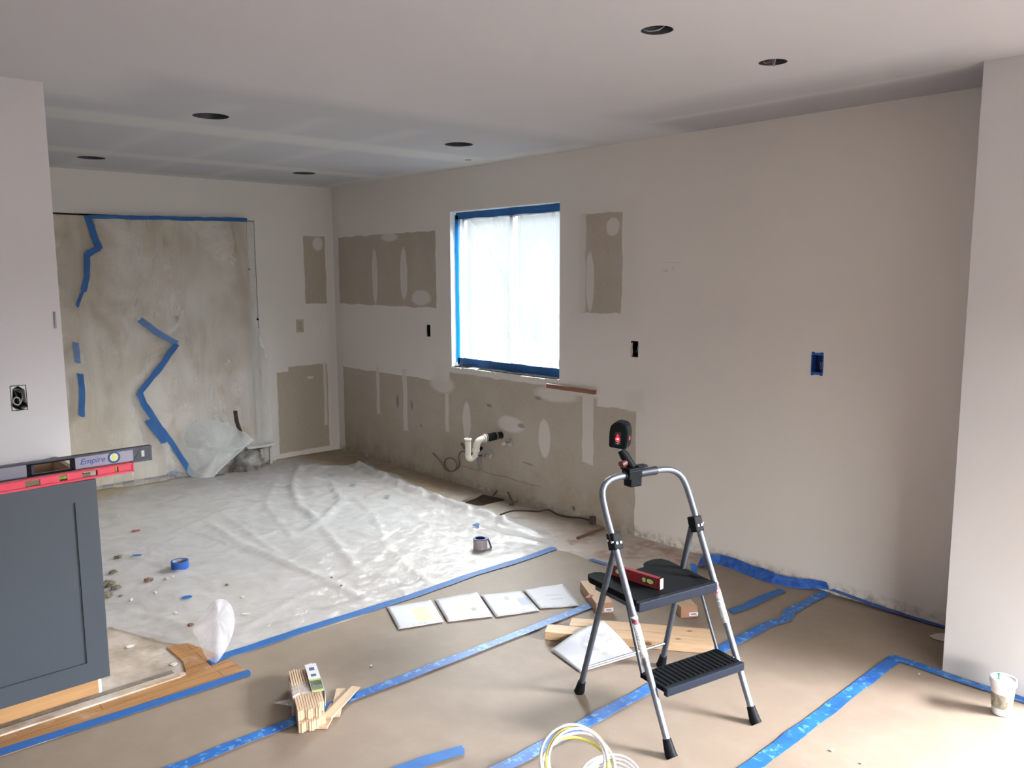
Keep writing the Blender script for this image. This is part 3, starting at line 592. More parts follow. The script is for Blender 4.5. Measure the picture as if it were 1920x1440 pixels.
# ------------------------------------------------------------------ plastic over the floor
OUT = [p[:2] for p in [(3.5040, -0.6418, 0.0000), (3.2916, -0.4011, 0.0000), (3.1641, -0.3462, 0.0000), (3.0144, -0.3224, 0.0000), (2.8146, -0.3072, 0.0000), (2.5802, -0.2962, 0.0000), (2.3866, -0.3060, 0.0000), (2.2255, -0.3345, 0.0000), (2.0224, -0.3159, 0.0000), (1.7755, -0.3080, 0.0000), (1.5138, -0.2742, 0.0000), (1.2336, -0.1848, 0.0000), (1.0308, -0.2088, 0.0000), (0.6602, -0.1055, 0.0000), (0.6961, -0.2481, 0.0000), (0.6419, -0.3647, 0.0000), (0.5460, -0.4665, 0.0000), (0.3170, -0.4697, 0.0000), (0.1963, -0.5360, 0.0000), (0.1533, -0.6435, 0.0000), (0.2261, -0.8064, 0.0000), (0.2432, -0.9617, 0.0000), (0.2287, -1.1450, 0.0000), (0.2506, -1.3375, 0.0000), (0.0619, -1.4852, 0.0000), (0.1875, -1.7122, 0.0000), (0.1571, -1.9395, 0.0000)]] + [(1.15, -3.35), (3.22, -3.35)] + [p[:2] for p in [(2.8122, -2.8984, 0.0000), (2.9628, -2.8383, 0.0000), (3.1333, -2.7773, 0.0000), (3.2538, -2.7027, 0.0000), (3.3631, -2.6621, 0.0000), (3.5139, -2.6839, 0.0000), (3.5205, -2.5970, 0.0000), (3.5107, -2.3932, 0.0000), (3.5080, -2.1204, 0.0000), (3.5195, -1.8037, 0.0000), (3.4663, -1.2770, 0.0000), (3.4913, -0.9463, 0.0000)]]
RIDG = []
for (pts, wd, am) in (([(1.5487, -1.8930), (2.0519, -1.9149), (2.4620, -1.8706), (2.9166, -1.8457), (3.3816, -1.8339)], .030, .022), ([(1.5170, -1.7509), (2.2124, -1.8165), (2.7242, -1.8721)], .02, .018), ([(0.4950, -0.6939), (1.0307, -1.0318), (1.5432, -1.2479), (1.9146, -1.3251)], .035, .055), ([(0.8781, -0.8252), (1.0889, -0.7269), (1.6298, -0.9501), (2.0471, -1.3589), (2.1299, -1.5203)], .03, .045), ([(1.9146, -1.3251), (2.4583, -1.4785), (2.8543, -1.6061)], .03, .03),
        ([(0.7723, -0.2844), (1.2495, -0.3526), (1.6765, -0.4136), (2.1958, -0.4489), (2.5955, -0.4315), (2.9438, -0.4491), (3.1997, -0.4527)], .045, .055), ([(1.3235, -0.4769), (2.0900, -0.5620), (2.6766, -0.6843), (3.0550, -0.6861)], .022, .030), ([(1.0302, -0.7894), (1.6104, -0.7558), (2.1786, -0.7643), (2.8488, -0.9073)], .02, .018), ([(2.0167, -1.7219), (1.9500, -1.4629), (2.1953, -1.2852), (2.5275, -1.2522)], .02, .022), ([(1.5643, -2.1270), (1.3060, -1.6980), (1.3069, -1.2950)], .02, .012),
        ([(2.4353, -1.1928), (3.0627, -1.3819), (3.3468, -1.4404)], .018, .016), ([(1.7399, -2.5378), (2.1015, -2.4159), (2.5166, -2.3347)], .02, .014), ([(2.6719, -2.7954), (2.9298, -2.6559), (3.2378, -2.6238)], .03, .022), ([(2.7931, -2.8928), (3.1050, -2.7674), (3.3267, -2.6474)], .02, .02), ([(2.6836, -1.2367), (2.9169, -1.5388), (3.0312, -1.7804), (3.0778, -2.0590), (3.2612, -2.4306)], .025, .014), ([(1.3645, -0.7929), (2.0803, -0.9642), (2.5734, -1.2029)], .018, .03), ([(0.7143, -0.9997), (1.3854, -1.4166), (2.0593, -1.5960)], .02, .025),
        ([(2.7249, -0.6325), (3.1008, -0.6370), (3.3123, -0.5616)], .03, .035), ([(0.4222, -2.0244), (1.0165, -1.8110), (1.0591, -1.3445)], .02, .010)):
    RIDG.append((pts, wd, am))
def fz(x, y, d):
    z = .0; q = Vector((x, y, 0))
    for P, wd, am in RIDG:
        for (ax, ay), (bx_, by_) in zip(P, P[1:]):
            dx, dy = bx_ - ax, by_ - ay; L2 = dx * dx + dy * dy; t_ = ((x - ax) * dx + (y - ay) * dy) / L2
            if -.2 < t_ < 1.2:
                dd = abs((x - ax) * dy - (y - ay) * dx) / math.sqrt(L2)
                if dd < wd * 2.5: z = max(z, .62 * am * math.exp(-(dd / wd / .8) ** 2) * (1 if 0 <= t_ <= 1 else .5) * (.75 + .5 * noise.noise(q * 9)))
    n1 = 1 - abs(noise.noise(Vector((x * 2.1 + y * 1.5, y * 1.2, 3.1)))) * 2.2; n2 = 1 - abs(noise.noise(Vector((x * 5.0 - y * 3, y * 4, 7.7)))) * 2.4
    z += .004 * max(0, n1) ** 5 + .0015 * max(0, n2) ** 4 + .0008 * noise.noise(q * 9) + .002; hp_ = math.exp(-((x - 1.55) / .8) ** 2 - ((y + 1.15) / .55) ** 2); z += .010 * hp_ * max(0, 1 - 2.6 * abs(noise.noise(Vector((x * 7 + y * 3, y * 7, 2.2))))) ** 2
    if y > -1.0 and .5 < x < 3.05: z += min(1, (3.05 - x) * 4) * .030 * math.exp(-((d - .13) / .085) ** 2) * max(0, 1 - 2.0 * abs(noise.noise(Vector((x * 8 + y * 2, y * 9, 5.2))))) 
    e = min(1, d / .10)
    return .0045 + max(0, z) * (e if x > 3.15 else min(1, d / .04 + .25))
bs2 = thing('plastic_drop_sheet', 'large wrinkled translucent plastic sheet spread over the kitchen floor', 'plastic sheet', (0, 0, 0))
fp = film('floor_plastic', (.76, .75, .745), .50, .4, .08, .10, 4, va=.5, gloss=.09)
obj('sheet', sheet(OUT, .022, fz), fp, bs2, smooth=True)
# flap standing up at the torn corner
bm = new(); A_ = [(3.4363, -2.6888, 0.0100), (3.3341, -2.6788, 0.0500), (3.2865, -2.6823, 0.0800), (3.2700, -2.6496, 0.1200), (3.2736, -2.6100, 0.1600), (3.2850, -2.5787, 0.1900), (3.3026, -2.5416, 0.1900), (3.3494, -2.5279, 0.1700), (3.4038, -2.5390, 0.1300), (3.4491, -2.5712, 0.0800), (3.4752, -2.6112, 0.0400), (3.5196, -2.6787, 0.0100)]
cen = sum((Vector(a) for a in A_), Vector()) / len(A_) + Vector((.03, .0, .05)); cv = bm.verts.new(cen); vs = [bm.verts.new(a) for a in spline(A_, 4, closed=True)]
mid = [bm.verts.new(v.co.lerp(cen, .45) + Vector((.015, 0, .02)) * noise.noise(v.co * 20)) for v in vs]
for i in range(len(vs)):
    j = (i + 1) % len(vs); bm.faces.new((vs[i], vs[j], mid[j], mid[i])); bm.faces.new((mid[i], mid[j], cv))
obj('raised_flap', bm, film('flap_plastic', (.80, .80, .84), .5, .3, .35, .3, 7), bs2, smooth=True)

# ------------------------------------------------------------------ kraft paper
t = NT('kraft_paper'); a = t.noise(1.7, 4, .5); b = t.noise(8, 5, .6)
c = t.mix(t.ramp(a, .3, .7), (0.255, 0.196, 0.145), (0.23, 0.176, 0.130)); c = t.mix(t.math('MULTIPLY', t.ramp(b, .45, .75), .35), c, (0.32, 0.26, 0.205))
c = t.mix(t.math('MULTIPLY', t.ramp(t.noise(55, 3, .6), .74, .80), .5), c, (0.6, 0.55, 0.5)); t.base(c); t.rough(.62); t.bump(t.noise(2.4, 4, .5), .35, .02); kraft = t.m
def kz(base, s):
    def f(x, y, d): return base + .0009 * (1 + noise.noise(Vector((x * 2.2 + s, y * 2.2, s)))) * min(1, d / .06)
    return f
KA = [(3.47, -2.655)] + [p[:2] for p in [(3.4814, -2.1051, 0.0000), (3.4226, -1.2416, 0.0000), (3.4523, -0.5856, 0.0000), (3.5445, -0.5428, 0.0000), (3.6563, -0.5463, 0.0000), (3.7943, -0.5692, 0.0000), (3.8682, -0.5660, 0.0000), (4.0484, -0.6267, 0.0000), (4.1816, -0.6540, 0.0000)]] + [(4.180, -.75), (4.180, -6.0), (3.65, -6.0), (3.665, -2.66)] + [p[:2] for p in [(3.6189, -2.6751, 0.0000), (3.5655, -2.6915, 0.0000), (3.4836, -2.6806, 0.0000)]]
KB = [(4.165, -6.0), (4.165, -.60)] + [p[:2] for p in [(4.1868, -0.4777, 0.0000), (4.2519, -0.3248, 0.0000), (4.2070, -0.1508, 0.0000), (4.1496, -0.0159, 0.0000), (4.2350, 0.0091, 0.0000), (4.4168, -0.0008, 0.0000), (4.6722, 0.0102, 0.0000), (4.8582, 0.1084, 0.0000)]] + [(4.93, -.03), (4.93, -6.0)]
KC = [(4.89, -6.0), (4.89, -.02), (5.63, -.012), (5.63, -.48), (5.50, -.48), (5.50, -6.0)]
KD = [(5.455, -6.0), (5.455, -.50), (8.7, -.50), (8.7, -6.0)]
for P, s, zb, lab in ((KA, 1, .0035, 'tan kraft paper strip with a curved end beside the plastic, under the four plan sheets'), (KB, 2, .0016, 'tan kraft paper strip running beneath the step stool to the wall'), (KC, 3, .0035, 'tan kraft paper strip between the step stool and the projecting wall'), (KD, 4, .0056, 'brightly lit kraft paper strip under the coffee cup')):
    if s in (1, 3): P = P
    bm = sheet(P, .035, kz(zb, s)); tag(solidify(obj('kraft_paper', bm, kraft), .0006), lab, 'floor paper', 'kraft paper strips on the floor')
tag(obj('torn_paper', prism(new(), [p for p in [(5.4684, -0.1796, 0.0000), (5.4776, -0.1368, 0.0000), (5.4952, -0.1095, 0.0000), (5.5172, -0.0940, 0.0000), (5.5574, -0.1480, 0.0000), (5.5341, -0.1892, 0.0000), (5.4996, -0.1946, 0.0000)]], .0092, .0098), M('plaster_white', (.62, .58, .52), .8)), 'pale torn patch on the kraft paper at the foot of the projecting wall', 'torn patch')

ZT = .0094
def ftape(pts, wd, lab, m=blue_tape, seed=1, wob=.006, zz=None, ztab=None):
    def zf(p): return Vector((p.x, p.y, (p.z + (zz if zz is not None else ZT))))
    return tag(obj('blue_tape', ribbon(new(), pts, wd, zf, wob=wob, seed=seed), m), lab, 'tape', 'blue tape strips on the floor')
ftape([(3.50, -2.70, 0), (3.478, -2.60, 0), (3.47, -2.2, 0), (3.48, -1.6, 0), (3.455, -1.2, 0), (3.465, -.9, 0), (3.452, -.56, 0)], .054, 'long plain blue tape strip joining the kraft paper to the plastic sheet', seed=2, zz=.0092)
ftape([(4.17, -4.2, 0), (4.165, -2.4, 0), (4.18, -1.7, 0), (4.185, -1.03, 0)], .052, 'blotchy blue tape strip running past the shims to behind the plan sheets', blotchy_tape, 3)
ftape([(4.91, -4.2, 0), (4.912, -2.0, 0), (4.905, -1.2, 0), (4.905, -.62, 0), (4.93, -.48, 0), (4.90, -.40, 0), (4.90, -.035, 0)], .054, 'blotchy blue tape strip passing under the step stool to the wall', blotchy_tape, 4)
ftape([(5.47, -4.2, 0), (5.472, -1.6, 0), (5.462, -.50, 0)], .056, 'blotchy blue tape strip in the bright area between the step stool and the cup', blotchy_tape, 5)
ftape([(5.44, -.508, 0), (5.70, -.515, 0), (6.1, -.505, 0), (7.2, -.505, 0)], .05, 'blue tape strip along the foot of the projecting wall behind the cup', blotchy_tape, 6, zz=.0112)
ftape([(3.655, -5.2, 0), (3.66, -3.5, 0), (3.685, -3.0, 0), (3.695, -2.61, 0)], .052, 'plain blue tape strip edging the oak floor by the cabinet', M('oak_edge_blue_tape', (.02, .115, .36), .55), 7, .002)  # slightly duller blue than the other plain strips
ftape([(4.7002, -0.6058, 0.0000), (4.7211, -0.4876, 0.0000), (4.7168, -0.3326, 0.0000), (4.7332, -0.1685, 0.0000)], .05, 'short blue tape strip on the paper behind the step stool', blue_tape, 8)
ftape([(4.6863, -2.5696, 0.0000), (4.7033, -2.4398, 0.0000), (4.7377, -2.3090, 0.0000)], .055, 'short plain blue tape strip left of the tubing coil', blue_tape, 9)
ftape([(3.7273, -0.5501, 0.0000), (3.8531, -0.5443, 0.0000)], .03, 'small blue tape piece at the curved end of the kraft paper', blue_tape, 10, zz=.0095)
ftape([(0.0824, -2.1605, 0.0000), (0.0699, -1.9116, 0.0000), (0.1168, -1.6870, 0.0000)], .02, 'thin blue tape strip along the far edge of the floor plastic', blue_tape, 11, .002, zz=.025)
# tape climbing from the paper onto the wall foot
bm = new()
def wallz(p):
    return Vector((p.x, min(p.y, -.006), p.z))
pts = [(4.2571, -0.2028, 0.0200), (4.2142, -0.1106, 0.0300), (4.2722, -0.0482, 0.0300), (4.4609, -0.0731, 0.0300), (4.6375, -0.0964, 0.0300), (4.7732, -0.0632, 0.0300), (4.8967, 0.0288, 0.0350)]
ribbon(bm, pts, .056, wallz, up=Vector((0, -.75, .66)), wob=.012, seed=12)
deep = M('deep_blue_tape', (.010, .055, .30), .5, c2=(.03, .13, .42), scale=30)
tag(obj('blue_tape', bm, deep), 'wide rumpled blue tape holding the paper to the wall foot behind the step stool', 'tape', 'blue tape strips on the floor')
ftape([(4.92, -.022, .02), (5.2, -.03, .006), (5.45, -.03, .0), (5.62, -.022, 0)], .034, 'dark blue tape strip along the wall foot in the recess beside the projecting wall', deep, 13, zz=.0094)
# loose scraps
scrap_lab = {0: 'blue tape scrap on the plastic, nearest to the grey cabinet', 1: 'dark blue tape scrap on the plastic below the blue tape roll', 2: 'blue tape scrap in the middle of the floor plastic', 3: 'blue tape scrap just behind the pinkish tape roll', 4: 'faded blue tape scrap on the plastic near the far corner', 5: 'pale blue tape scrap on the plastic beyond the heap of film', 6: 'thin blue tape sliver on the plastic at the foot of the doorway'}
for k, (px, s) in enumerate((([(1.8793, -2.4702, 0.0000)], .03), ([(2.7183, -2.4985, 0.0000)], .032), ([(1.8146, -0.6679, 0.0000)], .028), ([(2.8248, -0.6605, 0.0000)], .034), ([(0.9102, -0.6090, 0.0000)], .03), ([(1.3427, -0.6754, 0.0000)], .03), ([(0.2692, -1.2912, 0.0000)], .05))):
    x, y = px[0][:2]; random.seed(k + 20); n = 9
    pp = [(x + s * (.7 + .3 * random.random()) * math.cos(2 * math.pi * i / n) * (.8 if k != 6 else .35), y + s * (.7 + .3 * random.random()) * math.sin(2 * math.pi * i / n)) for i in range(n)]
    zt = fz(x, y, .2) + .006; bm = prism(new(), pp, 0, .002)
    for v in bm.verts: v.co.z += fz(v.co.x, v.co.y, .2) + .004
    tag(obj('tape_scrap', bm, blue_tape if k not in (4, 5) else M('faded_tape', (.16, .24, .50), .5)), scrap_lab[k], 'tape scrap', 'blue tape scraps')
x, y = [(1.3638, -2.3095, 0.0000)][0][:2]; bm = prism(new(), [(x - .02, y - .02), (x + .012, y - .024), (x + .02, y + .02), (x - .005, y + .026)], 0, .003)
for v in bm.verts: v.co.z += fz(v.co.x, v.co.y, .2) + .004
tag(obj('red_scrap', bm, M('dull_red', (.34, .09, .10), .6)), 'small dull red scrap on the floor plastic', 'scrap')
x, y = [(0.0071, -1.5701, 0.0000)][0][:2]
bm = new(); bmesh.ops.create_icosphere(bm, subdivisions=3, radius=1)
for v in bm.verts: p = v.co * (1 + .3 * noise.noise(v.co * 2.5)); v.co = Vector((p.x * .045, p.y * .055, max(p.z, -.6) * .028 + .017))
tag(obj('tape_wad', bm, M('wad_blue', (.01, .06, .33), .5, var=.3), loc=(x, y, .0)), 'wad of dark blue tape on the floor before the doorway sheet', 'tape wad')
bm = ribbon(new(), [(4.2841, -0.3058, 0.0040), (4.2467, -0.2637, 0.0200), (4.2366, -0.2555, 0.0400)], .035, lambda p: p, up=Vector((.5, -.8, .3)).normalized(), wob=.004)
tag(obj('tape_flap', bm, blue_tape), 'upright flap of blue tape behind the top step of the stool', 'tape')

# ------------------------------------------------------------------ tape rolls
def roll(loc, r, h, m_out, m_core, label, peel=False, tilt=None):
    o = thing('tape_roll', label, 'tape roll', loc); 
    if tilt: o.rotation_euler = tilt
    obj('tape_winding', lathe(new(), [(r * .80, 0), (r, 0), (r, h), (r * .80, h), (r * .80, 0)], 40), m_out, o, smooth='auto')
    obj('core', lathe(new(), [(r * .76, .001), (r * .798, .001), (r * .798, h * .98), (r * .76, h * .98), (r * .76, .001)], 40), m_core, o, smooth='auto')
    return o
x, y = 2.245, -2.355
zr = .009
roll((x, y, zr), .047, .042, M('blue_roll', (.012, .085, .36), .5, var=.15), M('core_grey', (.30, .30, .32), .7), 'roll of blue tape lying flat on the plastic near the cabinet')
r2 = roll((3.148, -.893, .009), .043, .060, M('pinkish_side', (.40, .345, .355), .6, var=.06), M('navy_core', (.02, .03, .14), .5), 'pinkish grey tape roll with navy rim standing near the end of the plastic')
obj('rim', lathe(new(), [(.030, .0602), (.044, .0602), (.044, .0635), (.030, .0635), (.030, .0602)], 40), M('navy_rim', (.03, .045, .17), .5), r2, smooth='auto')
obj('peeled_end', ribbon(new(), [(.018, .042, .058), (.032, .047, .028), (.042, .050, .001)], .040, lambda p: p, up=Vector((.4, .9, 0)).normalized(), wob=.003), blue_tape, r2)

# ------------------------------------------------------------------ debris
debris = [('', .05, 0), ('', .035, 0), ('', .03, 0), ('', .045, 0), ('', .014, 0), ('', .035, 1), ('', .03, 0), ('', .022, 1), ('', .014, 0), ('', .010, 0), ('', .010, 0), ('', .02, 2)]
dm = [M('dirt_clump', (.17, .145, .10), .9, var=.4, scale=60), M('brown_chip', (.19, .11, .07), .8, var=.3), M('grey_chip', (.33, .30, .27), .8)]
place = ['against the cabinet edge', 'beside the largest clump by the cabinet', 'above the clumps by the cabinet', 'lowest beside the cabinet edge', 'smallest next to the cabinet clumps', 'in front of the blue tape roll', 'on the fold nearest the cabinet', 'left of the raised plastic flap', 'above the raised plastic flap', 'near the taped edge of the plastic', 'in the middle of the plastic', 'just below the blue tape roll']
DP = [(2.2480, -2.7376), (2.3314, -2.7251), (2.0712, -2.6607), (2.4227, -2.7966), (2.4585, -2.7373), (2.3385, -2.5610), (1.8332, -2.5602), (3.0691, -2.6122), (2.6830, -2.2690), (3.1321, -1.8402), (2.9675, -1.8025), (2.3816, -2.4801)]
for k, (x, y) in enumerate(DP):
    s, kk = debris[k][1:]; bm = new(); bmesh.ops.create_icosphere(bm, subdivisions=3, radius=1)
    for v in bm.verts: p = v.co * (1 + .55 * noise.noise(v.co * 2.2 + Vector((k * 3, 0, 0))) + .2 * noise.noise(v.co * 6)); v.co = Vector((p.x * s * .5, p.y * s * .7, max(p.z, -.3) * s * .42 + .10 * s))
    tag(obj('debris_lump', bm, dm[kk], loc=(x, y, fz(x, y, .2) + .002)), ('dark dirt clump', 'brown chip', 'grey chip')[kk] + ' on the plastic, ' + place[k], 'debris', 'debris on the plastic')
WP = [(3.0864, -2.8916), (3.3960, -2.8115), (3.5193, -2.8239), (2.3670, -2.4375), (2.5365, -2.5900), (2.8709, -2.6088), (2.9008, -2.2810), (3.1185, -2.3602), (5.6093, -1.3717), (3.9896, -2.2043), (5.5871, -0.5842), (5.7123, -1.3707), (2.5477, -2.7132)]
wl = ['curled white chip on the bare floor beside the cabinet', 'round white chip on the bare floor near the oak boards', 'pinkish chip on the oak floor edge', 'white flake right under the blue tape roll', 'thin white shaving on the plastic left of the flap', 'white flake on the plastic above the bare floor', 'pale flake on the plastic above the flap', 'long white shaving on the plastic right of the flap', 'white chip on the bright kraft paper near the frame bottom', 'tiny pale flake on the kraft paper beyond the shims', 'tiny pale flake on the paper near the tape corner', 'small pale flake on the brightest paper near the frame bottom', 'white shaving on the plastic beside the dirt clumps']
ws_ = [.022, .018, .022, .010, .018, .010, .010, .025, .008, .006, .006, .005, .02]
for k, (x, y) in enumerate(WP):
    s = ws_[k]; random.seed(50 + k); n = 8; thin = .35 if k in (4, 7, 12, 3) else .8
    z = (fz(x, y, .2) + .003) if 3 <= k <= 7 or k == 12 else (.001 if k < 2 else (.0065 if k == 2 else .0092))
    bm = prism(new(), [(s * thin * (.7 + .3 * random.random()) * math.cos(2 * math.pi * i / n), s * (.7 + .3 * random.random()) * math.sin(2 * math.pi * i / n)) for i in range(n)], 0, .003)
    if k < 2:
        for v in bm.verts: v.co.z += 8 * v.co.y ** 2 + .001
    o = obj('plaster_flake', bm, M('flake', (.62, .60, .55) if k != 2 else (.55, .42, .38), .8), loc=(x, y, z)); o.rotation_euler = (0, 0, R(20 * k)); tag(o, wl[k], 'plaster flake', 'plaster flakes')
tag(obj('wood_batten', tube(new(), [(*[(3.4097, -0.3209)][0], .008), (*[(3.3932, -0.0511)][0], .008)], .008, 6), M('brown_batten', (.14, .075, .045), .7)), 'thin dark brown stick on the floor below the cable plug', 'stick')

# ------------------------------------------------------------------ plumbing under the window
pv = M('pvc_white', (.72, .69, .60), .35, var=.08); pb = M('black_pipe', (.02, .02, .022), .4)
pl = thing('drain_pipe', 'white and black drain pipe assembly sticking out of the wall under the window', 'pipe', (2.33, 0, .465))
obj('stub_pipe', tube(new(), [(0, .04, 0), (-.005, -.05, .002)], .024, 20), pb, pl, smooth='auto')
obj('black_coupling', tube(new(), [(-.003, -.035, .001), (-.01, -.15, -.004)], .030, 20), pb, pl, smooth='auto')
clm = M('clamp_steel', (.5, .5, .5), .3, .9)
for yy in (-.045, -.14): obj('hose_clamp', tube(new(), [(-.004, yy, .0), (-.0045, yy - .008, .0)], .032, 20), clm, pl, smooth='auto')
bm = tube(new(), spline([(-.010, -.13, -.003), (-.012, -.175, -.006), (-.02, -.205, -.025), (-.025, -.215, -.06), (-.03, -.22, -.10), (-.03, -.225, -.135)], 6), [.023] * 8 + [.025] * 12 + [.021] * 11, 20)
obj('elbow', bm, pv, pl, smooth='auto')
obj('slip_nut', tube(new(), [(-.010, -.135, -.003), (-.011, -.16, -.004)], .031, 20), pv, pl, smooth='auto')
obj('slip_nut', tube(new(), [(-.028, -.217, -.075), (-.029, -.219, -.095)], .028, 20), pv, pl, smooth='auto')
bm = tube(new(), [(-.050, -.275, .005), (-.050, -.275, -.13)], .022, 20, cap=False); tube(bm, [(-.050, -.275, .005), (-.050, -.275, -.13)], .018, 20, cap=False); lathe(bm, [(.018, 0), (.027, 0), (.027, -.011), (.022, -.013)], 20, Matrix.Translation((-.050, -.275, .006)))
tube(bm, spline([(-.050, -.275, -.115), (-.048, -.268, -.140), (-.038, -.245, -.145), (-.03, -.228, -.128)], 4), .021, 16)
obj('tailpiece', bm, pv, pl, smooth='auto')
for k, (x_, z_) in enumerate(((2.36, .405), (2.03, .33))):
    v = thing('shutoff_valve', ('chrome water valve just right of the black drain coupling', 'water valve with dark hose low behind the white drain pipe')[k], 'valve', (x_ + (.07 if k == 0 else .18), 0, z_ + (.02 if k == 0 else -.03)))
    cr = M('valve_chrome', (.55, .55, .55), .3, .8)
    obj('escutcheon', lathe(new(), [(.0005, 0), (.03, 0), (.028, .006), (.0005, .008)], 24, Matrix.Rotation(R(90), 4, 'X')), cr, v, smooth='auto')
    obj('body', tube(new(), [(0, 0, 0), (0, -.055, 0)], .011, 14), cr, v, smooth='auto')
    obj('handle', tube(new(), [(0, -.055, 0), (0, -.072, 0)], .018, 12, flat=.6), M('valve_knob', (.62, .62, .60), .4) if k == 0 else M('dark_knob', (.3, .3, .3), .4), v, smooth='auto')
    if k == 1: obj('hose', tube(new(), spline([(0, -.04, .0), (-.06, -.08, -.01), (-.12, -.12, .02), (-.15, -.16, .09)], 6), .011, 10), M('dark_hose', (.09, .05, .045), .5), v, smooth='auto')
bm = tube(new(), spline([(0, 0, 0), (.01, -.01, -.045), (.03, -.01, -.09)], 6), .017, 12, flat=.5)
tag(obj('grey_hose', bm, M('grey_rubber', (.15, .155, .145), .6), loc=(2.26, -.15, .315), smooth='auto'), 'grey rubber hose end hanging below the white drain pipe', 'hose')
W0 = [(1.5022, -0.0120, 0.1980), (1.6153, -0.0120, 0.1367), (1.6706, -0.0120, 0.0934), (1.7330, -0.0120, 0.0868), (1.7953, -0.0120, 0.1109), (1.8166, -0.0120, 0.1535), (1.7901, -0.0120, 0.1879), (1.7355, -0.0120, 0.1962), (1.6796, -0.0120, 0.1782), (1.6505, -0.0120, 0.1339), (1.6847, -0.0120, 0.1002), (1.7538, -0.0120, 0.0905), (1.8228, -0.0120, 0.1286), (1.8508, -0.0120, 0.1765), (1.8449, -0.0120, 0.2184), (1.8523, -0.0120, 0.2539), (1.8928, -0.0120, 0.2774), (1.9456, -0.0120, 0.2773)]
bm = tube(new(), spline([Vector((p[0] - .0, -.012 - .003 * (i % 3), p[2])) for i, p in enumerate(W0)], 5), .0045, 8)
tag(obj('thin_cable', bm, M('taupe_cable', (.16, .13, .12), .5)), 'thin taupe cable with one loop against the wall left of the drain pipe', 'cable')
bm = new(); lathe(bm, [(.0005, 0), (.028, .004), (.012, .06), (.0005, .062)], 16, Matrix.Translation((2.11, -.05, .33)) @ Matrix.Rotation(R(70), 4, 'Y'))
tag(obj('cable_gland', bm, black_plastic), 'small black cone fitting on the cable beside the drain pipe', 'fitting')

cb = thing('power_cord', 'dark power cord running along the wall foot to a plug below the window', 'cord', (0, 0, 0))
obj('cord', tube(new(), spline([(*p, zz_) for p, zz_ in zip([(2.7935, -0.4195), (2.7930, -0.3122), (2.8277, -0.2200), (2.8353, -0.0998), (2.8717, -0.0419), (2.9689, -0.0504), (3.0624, -0.0419), (3.1660, -0.0204)], (.045, .05, .04, .012, .02, .01, .01, .02))] + [(3.255, -.03, .025)], 6), .0065, 8), M('cord_dark', (.035, .03, .028), .5), cb, smooth='auto')
obj('plug', BX(3.25, 3.285, -.035, -.004, .0, .055, bevel=.004), M('plug_brown', (.06, .045, .035), .5), cb)
cb = obj('floor_cable', tube(new(), spline([(*p, zz_) for p, zz_ in zip([(2.2827, -0.0380), (2.2843, 0.0300), (2.3623, 0.0250), (2.4895, -0.0524), (2.5678, -0.0921), (2.5596, -0.1210), (2.5657, -0.0536)], (.004, .05, .05, .03, .008, .008, .02))], 6), .007, 8), M('brown_cable', (.09, .065, .05), .6), smooth='auto')
tag(cb, 'brown cable curling out of the ragged hole in the subfloor', 'cable')

# ------------------------------------------------------------------ grey cabinet
grey = M('grey_cabinet_paint', (.038, .049, .062), .42, var=.06, scale=3)
cab = thing('cabinet', 'dark blue grey base cabinet with a shaker end panel on a bare wood toe kick', 'cabinet', (3.5, -3.092, 0))
cw = M('carcass_plywood', (.42, .27, .15), .6, var=.2, scale=4, stretch=(1, 1, 10)); bm = new(); BX(-.545, -.022, -.022, -.004, .095, .882, bm=bm); obj('side_panel', bm, cw, cab)
obj('back_panel', BX(-.545, -.533, -2.4, -.023, .095, .872), cw, cab); obj('floor_panel', BX(-.532, -.022, -2.4, -.023, .095, .113), cw, cab)
bm = new(); pw_ = .078; yr, yl_ = 0, -2.4
for a in ((yr - pw_, yr, .088, .882), (yl_, yl_ + pw_, .088, .882), (yl_ + pw_, yr - pw_, .088, .088 + pw_), (yl_ + pw_, yr - pw_, .882 - pw_, .882)): BX(-.02, 0, a[0], a[1], a[2], a[3], bm=bm)
dpn = obj('end_panel', bm, grey, cab)
obj('recessed_panel', BX(-.0195, -.009, -2.33, -.07, .16, .81), grey, dpn)
obj('toe_kick', BX(-.40, -.060, -2.4, -.030, 0, .0949), M('toe_plywood', (.38, .21, .085), .55, var=.2, scale=3, stretch=(1, 1, 14)), cab)
obj('toe_edge', BX(-.40, -.060, -.0295, -.018, 0, .0949), M('toe_edge_white', (.62, .60, .56), .6), cab)

# levels on the cabinet
def prof_level(name, label, x, z, ylo, yhi, hgt, th, m, rz=0.0):
    o = thing(name, label, 'spirit level', (x, yhi, z), rz); return o
cabz = .8725
red = M('red_level_paint', (.62, .035, .075), .4, var=.1); redd = M('red_level_groove', (.20, .012, .03), .5)
lv = prof_level('spirit_level', 'red box level lying on the cabinet in front of the grey level', 3.462, .8825, 0, -2.945, .045, .024, red, R(4))
L = 1.2
def level_body(h, th, L, windows, m, web=.35, rim=.006):
    bm = new(); BX(-th / 2, th / 2, -L, 0, 0, rim, bm=bm); BX(-th / 2, th / 2, -L, 0, h - rim, h, bm=bm); BX(-th / 2, th / 2, -rim, 0, 0, h, bm=bm)
    ys = [0.0] ; segs = []
    ws2 = sorted(windows); cur = -L
    for a, b in ws2: segs.append((cur, a)); cur = b
    segs.append((cur, -.001))
    for a, b in segs: BX(-th * web, th * web, a, b, rim * .5, h - rim * .5, bm=bm)
    for a, b in ws2: BX(-th * web, th * web, a - .001, b + .001, rim * .5, h * .20, bm=bm); BX(-th * web, th * web, a - .001, b + .001, h * .80, h - rim * .5, bm=bm)
    return bm
obj('body', level_body(.037, .026, L, [(-.072, -.058), (-.190, -.135), (-.270, -.243), (-.385, -.335)], red), red, lv)
